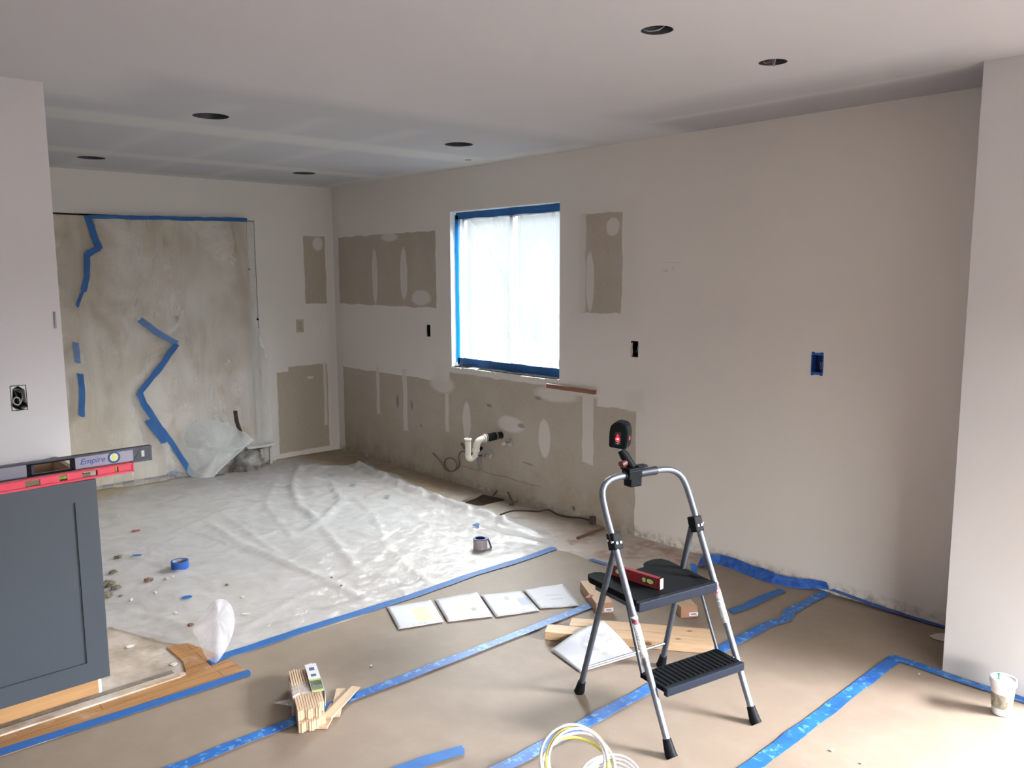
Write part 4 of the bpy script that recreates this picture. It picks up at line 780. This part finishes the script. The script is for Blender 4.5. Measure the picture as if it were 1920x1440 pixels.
vi = M('vial_green', (.16, .30, .05), .2, var=.2); vy = M('vial_yellow', (.62, .70, .12), .2)
obj('vial', tube(new(), [(0, -.065, .010), (0, -.065, .032)], .006, 12), M('vial_amber', (.32, .26, .04), .2), lv, smooth='auto')
obj('vial', tube(new(), [(0, -.274, .021), (0, -.240, .021)], .008, 12), vi, lv, smooth='auto')
obj('rubber_insert', BX(-.006, .006, -.385, -.335, .010, .031), M('olive_insert', (.12, .10, .045), .6), lv)
obj('rubber_insert', BX(-.006, .006, -.190, -.160, .010, .022), M('olive_insert2', (.12, .10, .045), .6), lv)
obj('ledge_line', BX(.0131, .0136, -L, -.012, .0085, .0100), redd, lv); obj('ledge_line', BX(.0131, .0136, -L, -.012, .0330, .0345), redd, lv)

gm = M('grey_level_frame', (.055, .06, .085), .4, .3, var=.1); gf = M('grey_level_face', (.26, .25, .30), .45, .2, var=.06)
lv = prof_level('spirit_level', 'tall grey box level with blue lettering behind the red level', 3.30, .8830, 0, -2.820, .06, .026, gm, R(1.6))
L = 1.5
obj('body', level_body(.0625, .026, L, [(-.052, -.040), (-.440, -.310)], gm, rim=.007), gm, lv)
obj('face', BX(.0092, .0105, -.295, -.075, .009, .0545), gf, lv); obj('face', BX(.0092, .0105, -1.4, -.465, .009, .0545), gf, lv)
obj('end_cap', prism(new(), [(-.075, .007), (-.002, .007), (-.002, .0555), (-.045, .0555)], .0093, .0115, Matrix(((0, 0, 1, 0), (1, 0, 0, 0), (0, 1, 0, 0), (0, 0, 0, 1)))), M('cap_charcoal', (.035, .036, .05), .5), lv)
obj('cap_slot', BX(.0112, .0122, -.042, -.030, .020, .046, bevel=.0004), M('slot_light', (.5, .5, .5), .5), lv)
bm = new(); BX(.0095, .013, -.465, -.450, .007, .055, bm=bm); BX(.0095, .013, -.310, -.297, .007, .055, bm=bm); BX(.0095, .013, -.465, -.297, .007, .014, bm=bm); BX(.0095, .013, -.465, -.297, .050, .056, bm=bm)
obj('grip', bm, black_plastic, lv)
ring = lathe(new(), [(.0165, 0), (.0235, 0), (.0235, .004), (.0165, .004), (.0165, 0)], 28, Matrix.Translation((.0095, -.150, .035)) @ Matrix.Rotation(R(90), 4, 'Y'))
obj('vial_ring', ring, M('ring_blue', (.01, .05, .22), .4), lv, smooth='auto')
obj('vial', lathe(new(), [(.0005, .003), (.0165, .003), (.0165, 0)], 24, Matrix.Translation((.0095, -.150, .035)) @ Matrix.Rotation(R(90), 4, 'Y')), M('vial_face', (.62, .66, .42), .3), lv, smooth='auto')
obj('vial', BX(.0125, .0135, -.154, -.146, .023, .047), vy, lv)
text('lettering', 'Empire', .033, M('lettering_blue', (.012, .06, .36), .4), lv, Matrix.Translation((.0108, -.232, .034)) @ Matrix(((0, 0, 1, 0), (1, 0, 0, 0), (0, 1, 0, 0), (0, 0, 0, 1))), shear=.3)

# ------------------------------------------------------------------ step stool
ST = thing('step_stool', 'folding two step stool with grey tube frame and black treads', 'step stool', (5.047, -1.560, ZT - .003), R(-11))
RX = lambda z: .252 - .488 * z
for s in (-1, 1):
    leg = obj('leg', tube(new(), [(RX(.035), s * .205, .035), (RX(.66), s * .207, .66)], .0125, 14), steel, ST, smooth='auto'); leg['label'] = 'bright front leg'
    obj('foot_cap', tube(new(), [(RX(.0) + .004, s * .2055, .0), (RX(.012), s * .2055, .012), (RX(.055), s * .205, .055)], [.0215, .0205, .0155], 14), black_plastic, leg, smooth='auto')
    lx = lambda z: -.275 + .185 * z / .655
    leg = obj('leg', tube(new(), [(lx(.03), s * .212, .03), (lx(.655), s * .187, .655)], .0115, 14), dark_steel, ST, smooth='auto'); leg['label'] = 'dark grey rear leg'
    obj('foot_cap', tube(new(), [(lx(0) - .003, s * .2125, 0), (lx(.012), s * .2122, .012), (lx(.05), s * .211, .05)], [.0205, .0195, .0150], 14), black_plastic, leg, smooth='auto')
    br_ = obj('hinge_bracket', box(new(), (RX(.672) - .004, s * .200, .672), (.042, .040, .062), Matrix.Rotation(R(-18), 4, 'Y'), .005), black_plastic, ST)
    bm = new()
    for dx in (-.012, .010): tube(bm, [(RX(.672) + dx, s * .221 - .0 if s > 0 else -.2205, .676), (RX(.672) + dx, s * .226, .676)], .0048, 10)
    for dy in (-.008, .009): tube(bm, [(RX(.672) + .016, s * .2 + dy, .672), (RX(.672) + .0215, s * .2 + dy, .674)], .0045, 10)
    obj('rivet', bm, M('rivet', (.75, .76, .78), .25, .9), br_, smooth='auto')
    obj('link_rod', tube(new(), [(-.03 , s * .178, .44), (.072, s * .186, .205)], .0055, 10, flat=.6), dark_steel, ST, smooth='auto')
    lab = obj('warning_label', tube(new(), [(RX(.43 if s < 0 else .468), s * .206, .43 if s < 0 else .468), (RX(.30 if s < 0 else .33), s * .2055, .30 if s < 0 else .33)], .0130, 14, cap=False), None, ST, smooth='auto')
    t = NT('sticker'); X, Y, Z = t.xyz(); zt = .43 if s < 0 else .468
    c = t.mix(t.math('MULTIPLY', t.ramp(t.noise(2.2, 2, .5, vec=t.stretch(30, 30, 120)), .50, .56), t.math('LESS_THAN', Z, zt - .035)), (.72, .73, .74), (.36, .38, .42))
    c = t.mix(t.math('MULTIPLY', t.math('GREATER_THAN', Z, zt - .022), t.math('LESS_THAN', Z, zt - .005)), c, t.mix(t.ramp(t.noise(90, 1), .45, .55), (.45, .05, .07), (.05, .04, .06)))
    if s > 0: c = t.mix(t.math('MULTIPLY', t.math('MULTIPLY', t.math('GREATER_THAN', Z, zt - .07), t.math('LESS_THAN', Z, zt - .028)), t.ramp(t.noise(60, 1), .5, .55)), c, (.60, .16, .20))
    t.base(c); t.rough(.5); lab.data.materials.append(t.m)
# hand rail
hp = [(RX(.64), -.207, .64), (RX(.70), -.208, .70), (RX(.77), -.208, .77), (RX(.822), -.204, .822), (RX(.852), -.190, .852), (RX(.872), -.160, .872), (RX(.880), -.12, .880), (RX(.882), -.06, .882), (RX(.882), .0, .882), (RX(.882), .06, .882), (RX(.880), .12, .880), (RX(.872), .160, .872), (RX(.852), .190, .852), (RX(.822), .204, .822), (RX(.77), .208, .77), (RX(.70), .208, .70), (RX(.64), .207, .64)]
obj('hand_rail', tube(new(), spline(hp, 5), .0125, 14), steel, ST, smooth='auto')
obj('grip', tube(new(), [(RX(.882), -.08, .882), (RX(.882), .078, .882)], .0165, 16), M('navy_grip', (.02, .022, .035), .5), ST, smooth='auto')
obj('rear_bar', tube(new(), [(lx(.115), -.207, .115), (lx(.115), .207, .115)], .0055, 10), M('bar_steel', (.34, .36, .40), .35, .9), ST, smooth='auto')
# top tread with its notch, and the lower tread
tread_m = M('tread_black', (.006, .007, .008), .8, var=.3, scale=90); lip_m = M('tread_lip', (.015, .019, .029), .4, var=.1)
o_ = [(.035, -.178), (.035, .190), (-.235, .205), (-.268, .195), (-.280, .165), (-.275, .120), (-.262, .095), (-.232, .075), (-.225, .0), (-.225, -.075), (-.245, -.100), (-.275, -.110), (-.29, -.135), (-.285, -.168), (-.255, -.182)]
tt_ = obj('top_tread', prism(new(), [(p.x, p.y) for p in spline([(a, b, 0) for a, b in o_], 1, closed=True)], .452, .475), tread_m, ST)
obj('tread_lip', BX(.030, .050, -.188, .196, .440, .4765, bevel=.004), lip_m, tt_)
for s in (-1, 1): obj('support_arm', BX(-.22, .03, s * .172 - .008, s * .172 + .008, .436, .4515), dark_steel, tt_)
lt_ = obj('lower_tread', BX(.065, .195, -.192, .184, .205, .222, bevel=.003), tread_m, ST)
obj('tread_lip', BX(.190, .208, -.192, .184, .193, .2235, bevel=.004), lip_m, lt_)
bm = new()
for k in range(16): BX(.075, .185, -.172 + .022 * k, -.162 + .022 * k, .2215, .2245, bm=bm)
obj('ribbing', bm, tread_m, lt_)
bm = new()
for s in (-1, 1): tube(bm, [(.143, s * .183, .214), (.143, s * .205, .214)], .007, 10)
obj('pivot', bm, dark_steel, ST)

# small red level on the tread
def STW(x, y, z):
    a = R(-11); return (5.047 + x * math.cos(a) - y * math.sin(a), -1.560 + x * math.sin(a) + y * math.cos(a), z)
tl_ = thing('torpedo_level', 'small dark red level with green vials on the top step of the stool', 'spirit level', STW(-.125, -.060, ZT - .003 + .4755), R(-11) + R(14.5))
dr = M('dark_red', (.20, .022, .028), .35, var=.15); lim = M('lime_vial', (.50, .72, .26), .2, var=.2)
bm = new(); h = .042; th = .020
BX(-.115, .115, -th / 2, th / 2, 0, .005, bm=bm); BX(-.115, .115, -th / 2, th / 2, h - .005, h, bm=bm); BX(-.115, .115, -th / 2 + .003, th / 2 - .003, .004, h - .004, bm=bm); BX(-.115, -.109, -th / 2, th / 2, 0, h, bm=bm); BX(.109, .115, -th / 2, th / 2, 0, h, bm=bm)
obj('body', bm, dr, tl_)
obj('end_plate', BX(.1151, .119, -th / 2, th / 2, 0.001, h - .001, bevel=.0015), M('end_white', (.66, .64, .62), .5, c2=(.5, .2, .2), scale=90), tl_)
obj('end_plate', BX(-.119, -.1151, -th / 2, th / 2, 0.001, h - .001, bevel=.0015), M('end_pink', (.55, .35, .34), .5), tl_)
for xc, rx in ((-.080, .011), (.045, .011), (.072, .018)):
    obj('vial', lathe(new(), [(.0005, .0), (1, 0), (1, .002), (.0005, .002)], 20, Matrix.Translation((xc, -th / 2 + .003, h / 2)) @ Matrix.Rotation(R(90), 4, 'X') @ Matrix.Diagonal((rx, .010, 1, 1))), lim, tl_)
    obj('vial_ring', lathe(new(), [(.9, .002), (1.12, .002), (1.12, .003), (.9, .003)], 20, Matrix.Translation((xc, -th / 2 + .003, h / 2)) @ Matrix.Rotation(R(90), 4, 'X') @ Matrix.Diagonal((rx, .010, 1, 1))), M('ring_black', (.03, .03, .03), .4), tl_)

# laser level clamped to the rail
lz = thing('laser_level', 'black laser level with red lit window clamped to the hand rail of the stool', 'laser level', STW(-.178, -.046, .013 + .882), R(-11))
bm = new(); BX(-.030, .026, -.030, .045, .012, .022, bm=bm, bevel=.003); BX(-.022, .024, -.020, .034, -.052, -.010, bm=bm, bevel=.006); BX(-.024, .024, -.028, .036, -.022, .014, bm=bm, bevel=.005); BX(-.012, .020, .02, .066, .018, .026, bm=bm, bevel=.002)
obj('clamp', bm, black_plastic, lz)
ad = [Vector((-.004, .008, .02)), Vector((-.02, -.018, .065)), Vector((-.028, -.030, .088))]
obj('arm', tube(new(), ad, [.016, .019, .014], 10), black_plastic, lz, smooth='auto')
obj('knob', tube(new(), [(-.012, -.020, .040), (-.010, -.042, .034)], .014, 14), M('knob_dark_red', (.10, .015, .015), .5), lz, smooth='auto')
hd = Matrix.Translation((-.032, -.030, .098)) @ Matrix.Rotation(R(-60), 4, 'Z') @ Matrix.Rotation(R(-4), 4, 'X') @ Matrix.Rotation(R(5), 4, 'Y')
prof = [(-.037, .0), (.030, .0), (.034, .012), (.036, .070), (.028, .096), (.012, .102), (-.016, .102), (-.034, .084), (-.038, .05)]
bm = prism(new(), prof, -.026, .026, Matrix(((0, 0, 1, 0), (1, 0, 0, 0), (0, 1, 0, 0), (0, 0, 0, 1))))
bmesh.ops.bevel(bm, geom=list(bm.edges), offset=.004, segments=2, affect='EDGES'); bmesh.ops.transform(bm, matrix=hd, verts=bm.verts)
obj('head', bm, M('laser_black', (.012, .016, .017), .4, var=.3), lz, smooth='auto')
def hobj(name, bm, m):
    bmesh.ops.transform(bm, matrix=hd, verts=bm.verts); return obj(name, bm, m, lz)
hobj('window', BX(.0255, .0268, -.013, .011, .016, .066, bevel=.0005), M('window_panel', (.05, .055, .06), .25))
hobj('beam_light', lathe(new(), [(.0005, .0), (.0095, 0), (.0095, .001), (.0005, .0015)], 20, Matrix.Translation((.0268, -.001, .038)) @ Matrix.Rotation(R(90), 4, 'Y')), emit('laser_red', (1.0, .02, .05), 1.6))
hobj('beam_light', lathe(new(), [(.0005, .0), (.005, 0), (.005, .001), (.0005, .0015)], 16, Matrix.Translation((.0268, -.001, .052)) @ Matrix.Rotation(R(90), 4, 'Y')), emit('laser_red_soft', (.8, .02, .05), .8))
hobj('beam_spot', BX(.0280, .0288, -.004, .003, .036, .041), emit('laser_core', (1.0, .75, .6), 2.2))
bm = BX(.0268, .0272, -.008, .008, .0265, .0285); BX(.0268, .0272, -.004, .004, .019, .0235, bm=bm); hobj('marking', bm, M('marking_grey', (.5, .45, .47), .4))
hobj('side_button', BX(-.005, .010, .0355, .0375, .035, .050), M('dim_red', (.25, .04, .05), .4))

# ------------------------------------------------------------------ lumber, boxes and papers
t = NT('pine'); g = t.noise(5, 6, .6, .7, vec=t.stretch(1.2, 14, 14)); c = t.mix(t.ramp(g, .3, .7), (.60, .42, .26), (.48, .31, .17)); X, Y, Z = t.xyz(.01, 30)
pine = t.m
t.base(t.mix(t.union([t.ell(X, Z, -.265, .02, .008, .006, .6), t.ell(X, Z, .09, .022, .018, .010, .7), t.ell(X, Y, .22, .0, .012, .008, .7)]), c, (.20, .095, .045))); t.rough(.55)
def board(a, b, wd, h, z, label, name='pine_board'):
    a = Vector(a); b = Vector(b); d = (b - a); o = box(new(), (0, 0, h / 2), (d.length, wd, h), None, .002)
    o = obj(name, o, pine, loc=((a + b) / 2) + Vector((0, 0, z))); o.rotation_euler = (0, 0, math.atan2(d.y, d.x)); return tag(o, label, 'lumber')
BP = [(4.2784, -1.4496), (4.8827, -1.0105), (4.2915, -1.2827), (4.7889, -0.9142)]
board((*BP[0], 0), (*BP[1], 0), .085, .038, ZT - .004, 'front pine board behind the step stool, with a knot near its end')
d_ = (Vector(BP[1]) - Vector(BP[0])).normalized(); nrm = Vector((-d_.y, d_.x))
a0 = Vector(BP[0]) + nrm * .092 + d_ * .10; a1 = Vector(BP[1]) + nrm * .092 + d_ * .0
board((*a0, 0), (*a1, 0), .085, .038, ZT - .004, 'rear pine board lying directly behind the front pine board')

bt = M('block_tan', (.50, .345, .21), .6, var=.15, scale=6); bre = M('block_end', (.36, .19, .115), .6, var=.2, scale=8); stk = M('white_sticker', (.66, .64, .66), .5); prt = M('sticker_print', (.16, .17, .26), .5)
def block(p, rz, L, wd, h, label, dark=False):
    o = thing('wood_block', label, 'wood block', (*p, ZT - .004), rz)
    obj('block', BX(-L, -.0008, -wd / 2, wd / 2, 0, h, bevel=.002), bt, o)
    obj('end_face', BX(-.0008, .0008, -wd / 2 + .001, wd / 2 - .001, .001, h - .001), bre, o)
    s_ = obj('sticker', BX(.0008, .0016, .0, .045, .008, .026), stk, o); obj('print', BX(.0016, .0020, .008, .036, .013, .020), prt, s_)
    return o
P2 = [(4.2924, -1.0648), (4.6033, -0.8032)]
ang = math.atan2(-3.978 - P2[0][1], 6.84 - P2[0][0])
block(P2[0], R(-32), .30, .085, .055, 'long wooden block with white end sticker, behind the dark rear leg of the stool')
tag(obj('red_tag', box(new(), (P2[0][0] - .10, P2[0][1] + .0, ZT - .004 + .0565), (.02, .05, .003), .3), M('tag_red', (.32, .05, .03), .5)), 'small red tag on the wooden block behind the stool leg', 'tag')
block(P2[1], R(-32), .14, .085, .055, 'short wooden block with a white sticker, seen beneath the top step of the stool')

def paper(P, label, marks, seed, z=ZT - .0035):
    """P: four corners on the floor, seen from above; marks in the sheet's own 0..1 frame"""
    A, B, C_, D = [Vector((p[0], p[1], 0)) for p in P]; o_ = (A + B + C_ + D) / 4
    bm = new(); n = 12; G = []
    for i in range(n + 1):
        row = []
        for j in range(n + 1):
            u, v = i / n, j / n; q = A.lerp(B, u).lerp(D.lerp(C_, u), v) - o_
            q.z = z + .002 + .0025 * noise.noise(Vector((u * 3 + seed, v * 3, seed))) + .003; q.z = max(q.z, z + .0025); row.append(bm.verts.new(q))
        G.append(row)
    for i in range(n):
        for j in range(n): bm.faces.new((G[i][j], G[i + 1][j], G[i + 1][j + 1], G[i][j + 1]))
    t = NT('printed_sheet'); X, Y, Z = t.xyz(); ex = (B - A); ey = (D - A)
    det = ex.x * ey.y - ex.y * ey.x; ax, ay = (A - o_).x, (A - o_).y
    dx = t.math('SUBTRACT', X, ax); dy = t.math('SUBTRACT', Y, ay)
    U = t.math('ADD', t.math('MULTIPLY', dx, ey.y / det), t.math('MULTIPLY', dy, -ey.x / det)); V = t.math('ADD', t.math('MULTIPLY', dx, -ex.y / det), t.math('MULTIPLY', dy, ex.x / det))
    c = t.mix(0.0, (.56, .57, .60), (.56, .57, .60))
    for (u0, u1, v0, v1, col, am) in marks:
        m = t.rect(U, V, u0, u1, v0, v1, .03); c = t.mix(t.math('MULTIPLY', m, am), c, col)
    ln = t.math('MULTIPLY', t.rect(U, V, .12, .85, .05, .12, .01), t.ramp(t.noise(60, 2), .5, .6)); c = t.mix(t.math('MULTIPLY', ln, .4), c, (.3, .3, .33))
    t.base(c); t.rough(.6)
    return tag(solidify(obj('plan_sheet', bm, t.m, smooth=True, loc=o_), .0003), label, 'paper', 'plan sheets on the kraft paper')
YE, BL, GR = (.62, .62, .36), (.36, .38, .52), (.26, .27, .32)
paper([(3.7700, -1.9151), (3.8479, -1.7091), (3.5934, -1.5953), (3.5141, -1.8096)], 'white plan sheet with a large pale yellow block, touching the blue tape', [(.48, .85, .15, .75, YE, .8), (.3, .5, .5, .8, (.6, .6, .55), .5)], 1)
paper([(3.8600, -1.6961), (3.9603, -1.4975), (3.6726, -1.3546), (3.6008, -1.5772)], 'white plan sheet with pale yellow marks and one small dark square', [(.30, .62, .35, .62, YE, .6), (.66, .76, .32, .46, GR, .7)], 2)
paper([(3.9755, -1.4902), (4.0626, -1.2846), (3.8167, -1.1779), (3.7113, -1.3654)], 'white plan sheet with a blue violet block at its corner', [(.35, .78, .35, .75, YE, .35), (.72, .98, .30, .62, BL, .75), (.46, .58, .62, .78, GR, .5), (.3, .5, .2, .4, BL, .25)], 3)
paper([(4.0458, -1.2646), (4.1612, -1.0917), (3.8916, -0.9443), (3.8136, -1.1598)], 'white plan sheet with thin grey line marks, nearest to the step stool', [(.42, .80, .60, .64, GR, .55), (.46, .74, .40, .44, GR, .6), (.04, .16, .40, .44, GR, .3)], 4)
# curled sheet leaning on the boards
cor = [(4.4002, -1.5432, 0.0010), (4.6266, -1.5936, 0.0010), (4.6992, -1.3221, 0.0100), (4.4446, -1.2456, 0.0620)]
bm = new(); n = 16; G = []; A, B, C_, D = [Vector(p) for p in cor]
for i in range(n + 1):
    row = []
    for j in range(n + 1):
        u, v = i / n, j / n; q = A.lerp(B, u).lerp(D.lerp(C_, u), v); q.z = ZT - .001 + max(0, q.z) * 1.0 * (v ** .4 if v > 0 else 0) * 1.0 + .030 * math.sin(math.pi * v) * (1 - u) * .8 + .006 * math.sin(math.pi * u) * v
        row.append(bm.verts.new(q))
    G.append(row)
for i in range(n):
    for j in range(n): bm.faces.new((G[i][j], G[i + 1][j], G[i + 1][j + 1], G[i][j + 1]))
t = NT('curled_sheet_print'); X, Y, Z = t.xyz(); cx_, cy_ = (A + B + C_ + D).x / 4, (A + B + C_ + D).y / 4
vv = t.n('ShaderNodeTexVoronoi'); vv.distance = 'CHEBYCHEV'; vv.inputs['Scale'].default_value = 38; t.link(t.co(), vv.inputs['Vector'])
m = t.math('MULTIPLY', t.ell(X, Y, cx_ + .0, cy_ + .04, .085, .075, .3), t.ramp(vv.outputs['Distance'], .35, .5)); c = t.mix(t.math('MULTIPLY', m, .45), (.58, .59, .63), (.30, .31, .32))
c = t.mix(t.math('MULTIPLY', t.ell(X, Y, cx_ + .05, cy_ + .02, .05, .05, .6), .2), c, YE); t.base(c); t.rough(.6)
tag(solidify(obj('curled_sheet', bm, t.m, smooth=True), .0003), 'large white plan sheet with a curled edge leaning on the pine boards', 'paper')

# ------------------------------------------------------------------ pack of shims
shm = M('cedar_shim', (.62, .44, .285), .6, var=.18, scale=4, stretch=(1, 12, 12)); she = M('shim_end', (.52, .31, .20), .7, var=.3, scale=60)
fr = [(4.2558, -2.6216), (3.8238, -2.4533)]; fr0 = Vector((*fr[0], 0)); fr1 = Vector((*fr[1], 0)); dd = (fr0 - fr1); ang = math.atan2(dd.y, dd.x)
pk = thing('shim_pack', 'bundle of wood shims half wrapped in clear plastic with a white label', 'shim pack', (fr0.x, fr0.y, ZT - .003), ang)
Ls = .33
k = 0
for row in range(2):
    for col in range(11):
        y_ = -.050 + .0092 * col; ext = .005 * math.sin(col * 1.7 + row) - (.035 if (row == 1 and col > 8) else 0) + (.018 if row == 0 and col < 8 else 0)
        h0 = .036; zz0 = .002 + row * .038
        bm = new(); vs = []
        th0, th1 = .0080, .0080
        prism(bm, [(-Ls + ext, y_ - th1 / 2 + .002), (ext, y_ - th0 / 2), (ext, y_ + th0 / 2), (-Ls + ext, y_ + th1 / 2)], zz0, zz0 + h0)
        s_ = obj('shim', bm, shm, pk); k += 1
bm = prism(new(), [(-Ls - .03, -.025), (-Ls + .0, -.058), (-.10, -.062), (-.125, -.03), (-.115, .0), (-.130, .056), (-Ls + .01, .056), (-Ls - .02, .03)], .0, .0835)
for v in bm.verts:
    if v.co.z > .05 and v.co.x < -Ls + .03: v.co.z -= .02
bmesh.ops.subdivide_edges(bm, edges=list(bm.edges), cuts=5, use_grid_fill=True)
for v in bm.verts: v.co += Vector((0, 1, .6)) * .004 * noise.noise(v.co * 25); v.co.z = max(v.co.z, .0005)
obj('plastic_wrap', bm, film('shrink_wrap', (.80, .80, .80), .40, .18, .5, .1, 18), pk)
lb = obj('label', BX(-.335, -.10, .012, .0560, .0862, .0870, bm=BX(-.335, -.10, .0590, .0600, .020, .078)), M('label_white', (.66, .67, .72), .5), pk)
bm = new()
for xx_, ww_ in ((-.290, .026), (-.235, .020)): BX(xx_ - ww_ / 2, xx_ + ww_ / 2, .024, .044, .0870, .0874, bm=bm)
obj('print', bm, M('label_print', (.10, .11, .14), .5), lb)
bm = BX(-.190, -.115, .0600, .0606, .022, .076); BX(-.190, -.115, .014, .0560, .0870, .0876, bm=bm); obj('logo_panel', bm, M('logo_dark', (.05, .065, .05), .5, c2=(.16, .20, .12), scale=30), lb)
lime = M('logo_lime', (.45, .50, .08), .5)
for xx_ in (-.196, -.109): obj('logo_border', BX(xx_ - .005, xx_ + .005, .012, .056, .0872, .0878), lime, lb)
obj('logo_panel', BX(-.105, -.07, -.0655, -.0650, .010, .055), M('side_logo', (.10, .13, .18), .5, c2=(.5, .55, .6), scale=40), lb)
tri = prism(new(), [(-.18, -.060), (-.12, -.060), (-.17, -.125)], .035, .036); obj('wrap_flap', tri, film('flap_clear', (.8, .8, .82), .35, .2, .2, .1), pk)

SP = [(4.3002, -2.5943), (4.0868, -2.3913), (4.2567, -2.6048), (4.1291, -2.3828), (4.2817, -2.5617), (4.2833, -2.5223)]
def shim(a, b, z, label, tilt=0):
    a = Vector((*a, 0)); b = Vector((*b, 0)); d = b - a; L_ = d.length; bm = prism(new(), [(0, 0), (L_, 0), (L_, .0015), (0, .008)], -.019, .019, Matrix(((1, 0, 0, 0), (0, 0, 1, 0), (0, 1, 0, 0), (0, 0, 0, 1))))
    o = obj('wood_shim', bm, shm, loc=(a.x, a.y, z)); o.rotation_euler = (0, tilt, math.atan2(d.y, d.x)); return tag(o, label, 'shim', 'loose wood shims beside the pack')
SQ = [(4.2834, -2.6022), (4.0855, -2.4051), (4.2600, -2.5692), (4.1260, -2.3613), (4.2573, -2.5341), (4.0944, -2.4080)]
shim(SQ[0], SQ[5], ZT - .003, 'bottom loose shim beside the pack, its thick end nearest the camera')
shim(SQ[4], SQ[1], ZT + .006, 'loose shim lying straight between the pack and the crossed one')
shim(SQ[2], SQ[3], ZT + .014, 'topmost loose shim, crossing the others toward the blue tape')

# ------------------------------------------------------------------ coffee cup
cp = thing('coffee_cup', 'white takeaway coffee cup with lid and brown paper sleeve on the paper', 'cup', (5.918, -.668, .0088), R(-60))
wh = M('cup_paper', (.74, .74, .76), .5, var=.03); lidm = M('cup_lid', (.78, .82, .84), .3, var=.03)
obj('cup_body', lathe(new(), [(.0005, .002), (.029, .002), (.030, 0), (.0315, .004), (.0415, .118), (.043, .121), (.0415, .124), (.0005, .123)], 48), wh, cp, smooth='auto')
obj('sleeve', lathe(new(), [(.0335, .028), (.0343, .028), (.0392, .084), (.0384, .084)], 48), None, cp, smooth='auto')
t = NT('sleeve_board'); X, Y, Z = t.xyz(.004, 60); ang_ = t.math('ARCTAN2', Y, X)
wv = t.n('ShaderNodeTexWave'); wv.inputs['Scale'].default_value = 14; wv.inputs['Distortion'].default_value = 14; wv.inputs['Detail'].default_value = 2; t.link(t.co(), wv.inputs['Vector'])
dk_ = t.math('MULTIPLY', t.rect(ang_, Z, -1.6, .9, .034, .080, .02), t.ramp(wv.outputs['Fac'], .5, .62)); c = t.mix(t.math('MULTIPLY', dk_, .55), (.33, .295, .23), (.08, .085, .065))
t.base(c); t.rough(.8); cp.children[1].data.materials.append(t.m)
obj('lid', lathe(new(), [(.0425, .116), (.0455, .117), (.0462, .124), (.0440, .128), (.0445, .136), (.0430, .139), (.0405, .139), (.0395, .132), (.0005, .1315)], 48), lidm, cp, smooth='auto')
stp = obj('stopper', BX(-.005, .006, -.020, -.014, .1315, .150, bevel=.002), M('green_stopper', (.02, .16, .11), .4), cp)
lathe_b = lathe(new(), [(.0005, 0), (.006, 0), (.006, .003), (.0005, .004)], 16, Matrix.Translation((0, -.017, .150))); obj('stopper_head', lathe_b, M('green_head', (.02, .16, .11), .4), stp)

# ------------------------------------------------------------------ tubing coils
ty = M('yellow_tubing', (.60, .54, .11), .4, var=.1); tw = M('white_tubing', (.62, .60, .61), .4, var=.08)
def coilring(bm, c, r, tilt, yaw, turns=1.0, start=0, r_t=.0050, ex=1.0, wob=.004, seed=0):
    pts = []; n = int(40 * turns)
    for i in range(n + 1):
        a = start + 2 * math.pi * turns * i / n; p = Vector((r * ex * math.cos(a), r * math.sin(a), wob * math.sin(3 * a + seed)))
        p = Matrix.Rotation(yaw, 3, 'Z') @ (Matrix.Rotation(tilt, 3, 'X') @ p); q = Vector(c) + p; q.z = max(q.z, ZT + r_t); pts.append(q)
    return tube(bm, pts, r_t, 10, cap=True)
cvec = (Vector((6.84, -3.978, 0)) - Vector((5.14, -2.17, 0))).normalized(); yaw = math.atan2(cvec.y, cvec.x) + R(90)
side = Vector((-cvec.y, cvec.x, 0)); C0 = Vector((5.13, -2.155, 0)); 
oy = new(); coilring(oy, C0 + side * .005 + Vector((0, 0, .085)), .100, R(62), yaw, 1.0, seed=1); coilring(oy, C0 + Vector((0, 0, .055)), .112, R(25), yaw, 1.0, seed=2)
oo = tag(obj('tubing_coil', oy, ty, smooth=True), 'yellow plastic tubing coil at the bottom edge of the floor', 'tubing')
ow = new(); coilring(ow, C0 + side * -.010 + Vector((0, 0, .088)), .104, R(62), yaw, 1.0, seed=3); coilring(ow, C0 + side * .01 + Vector((0, 0, .065)), .118, R(25), yaw, 1.0, seed=4); coilring(ow, C0 + side * .008 + Vector((0, 0, .085)), .096, R(66), yaw, 1.0, seed=7)
tag(obj('tubing_coil', ow, tw, smooth=True), 'white plastic tubing coil looped together with the yellow one', 'tubing')
o3 = new()
for k in range(4): coilring(o3, C0 + side * .115 + cvec * .05 + Vector((0, 0, .03 + .010 * k)), .086 + .003 * k, R(14), yaw, 1.0, r_t=.0045, seed=8 + k)
tag(obj('tubing_coil', o3, tw, smooth=True), 'flat white tubing coil to the right of the yellow coil', 'tubing')
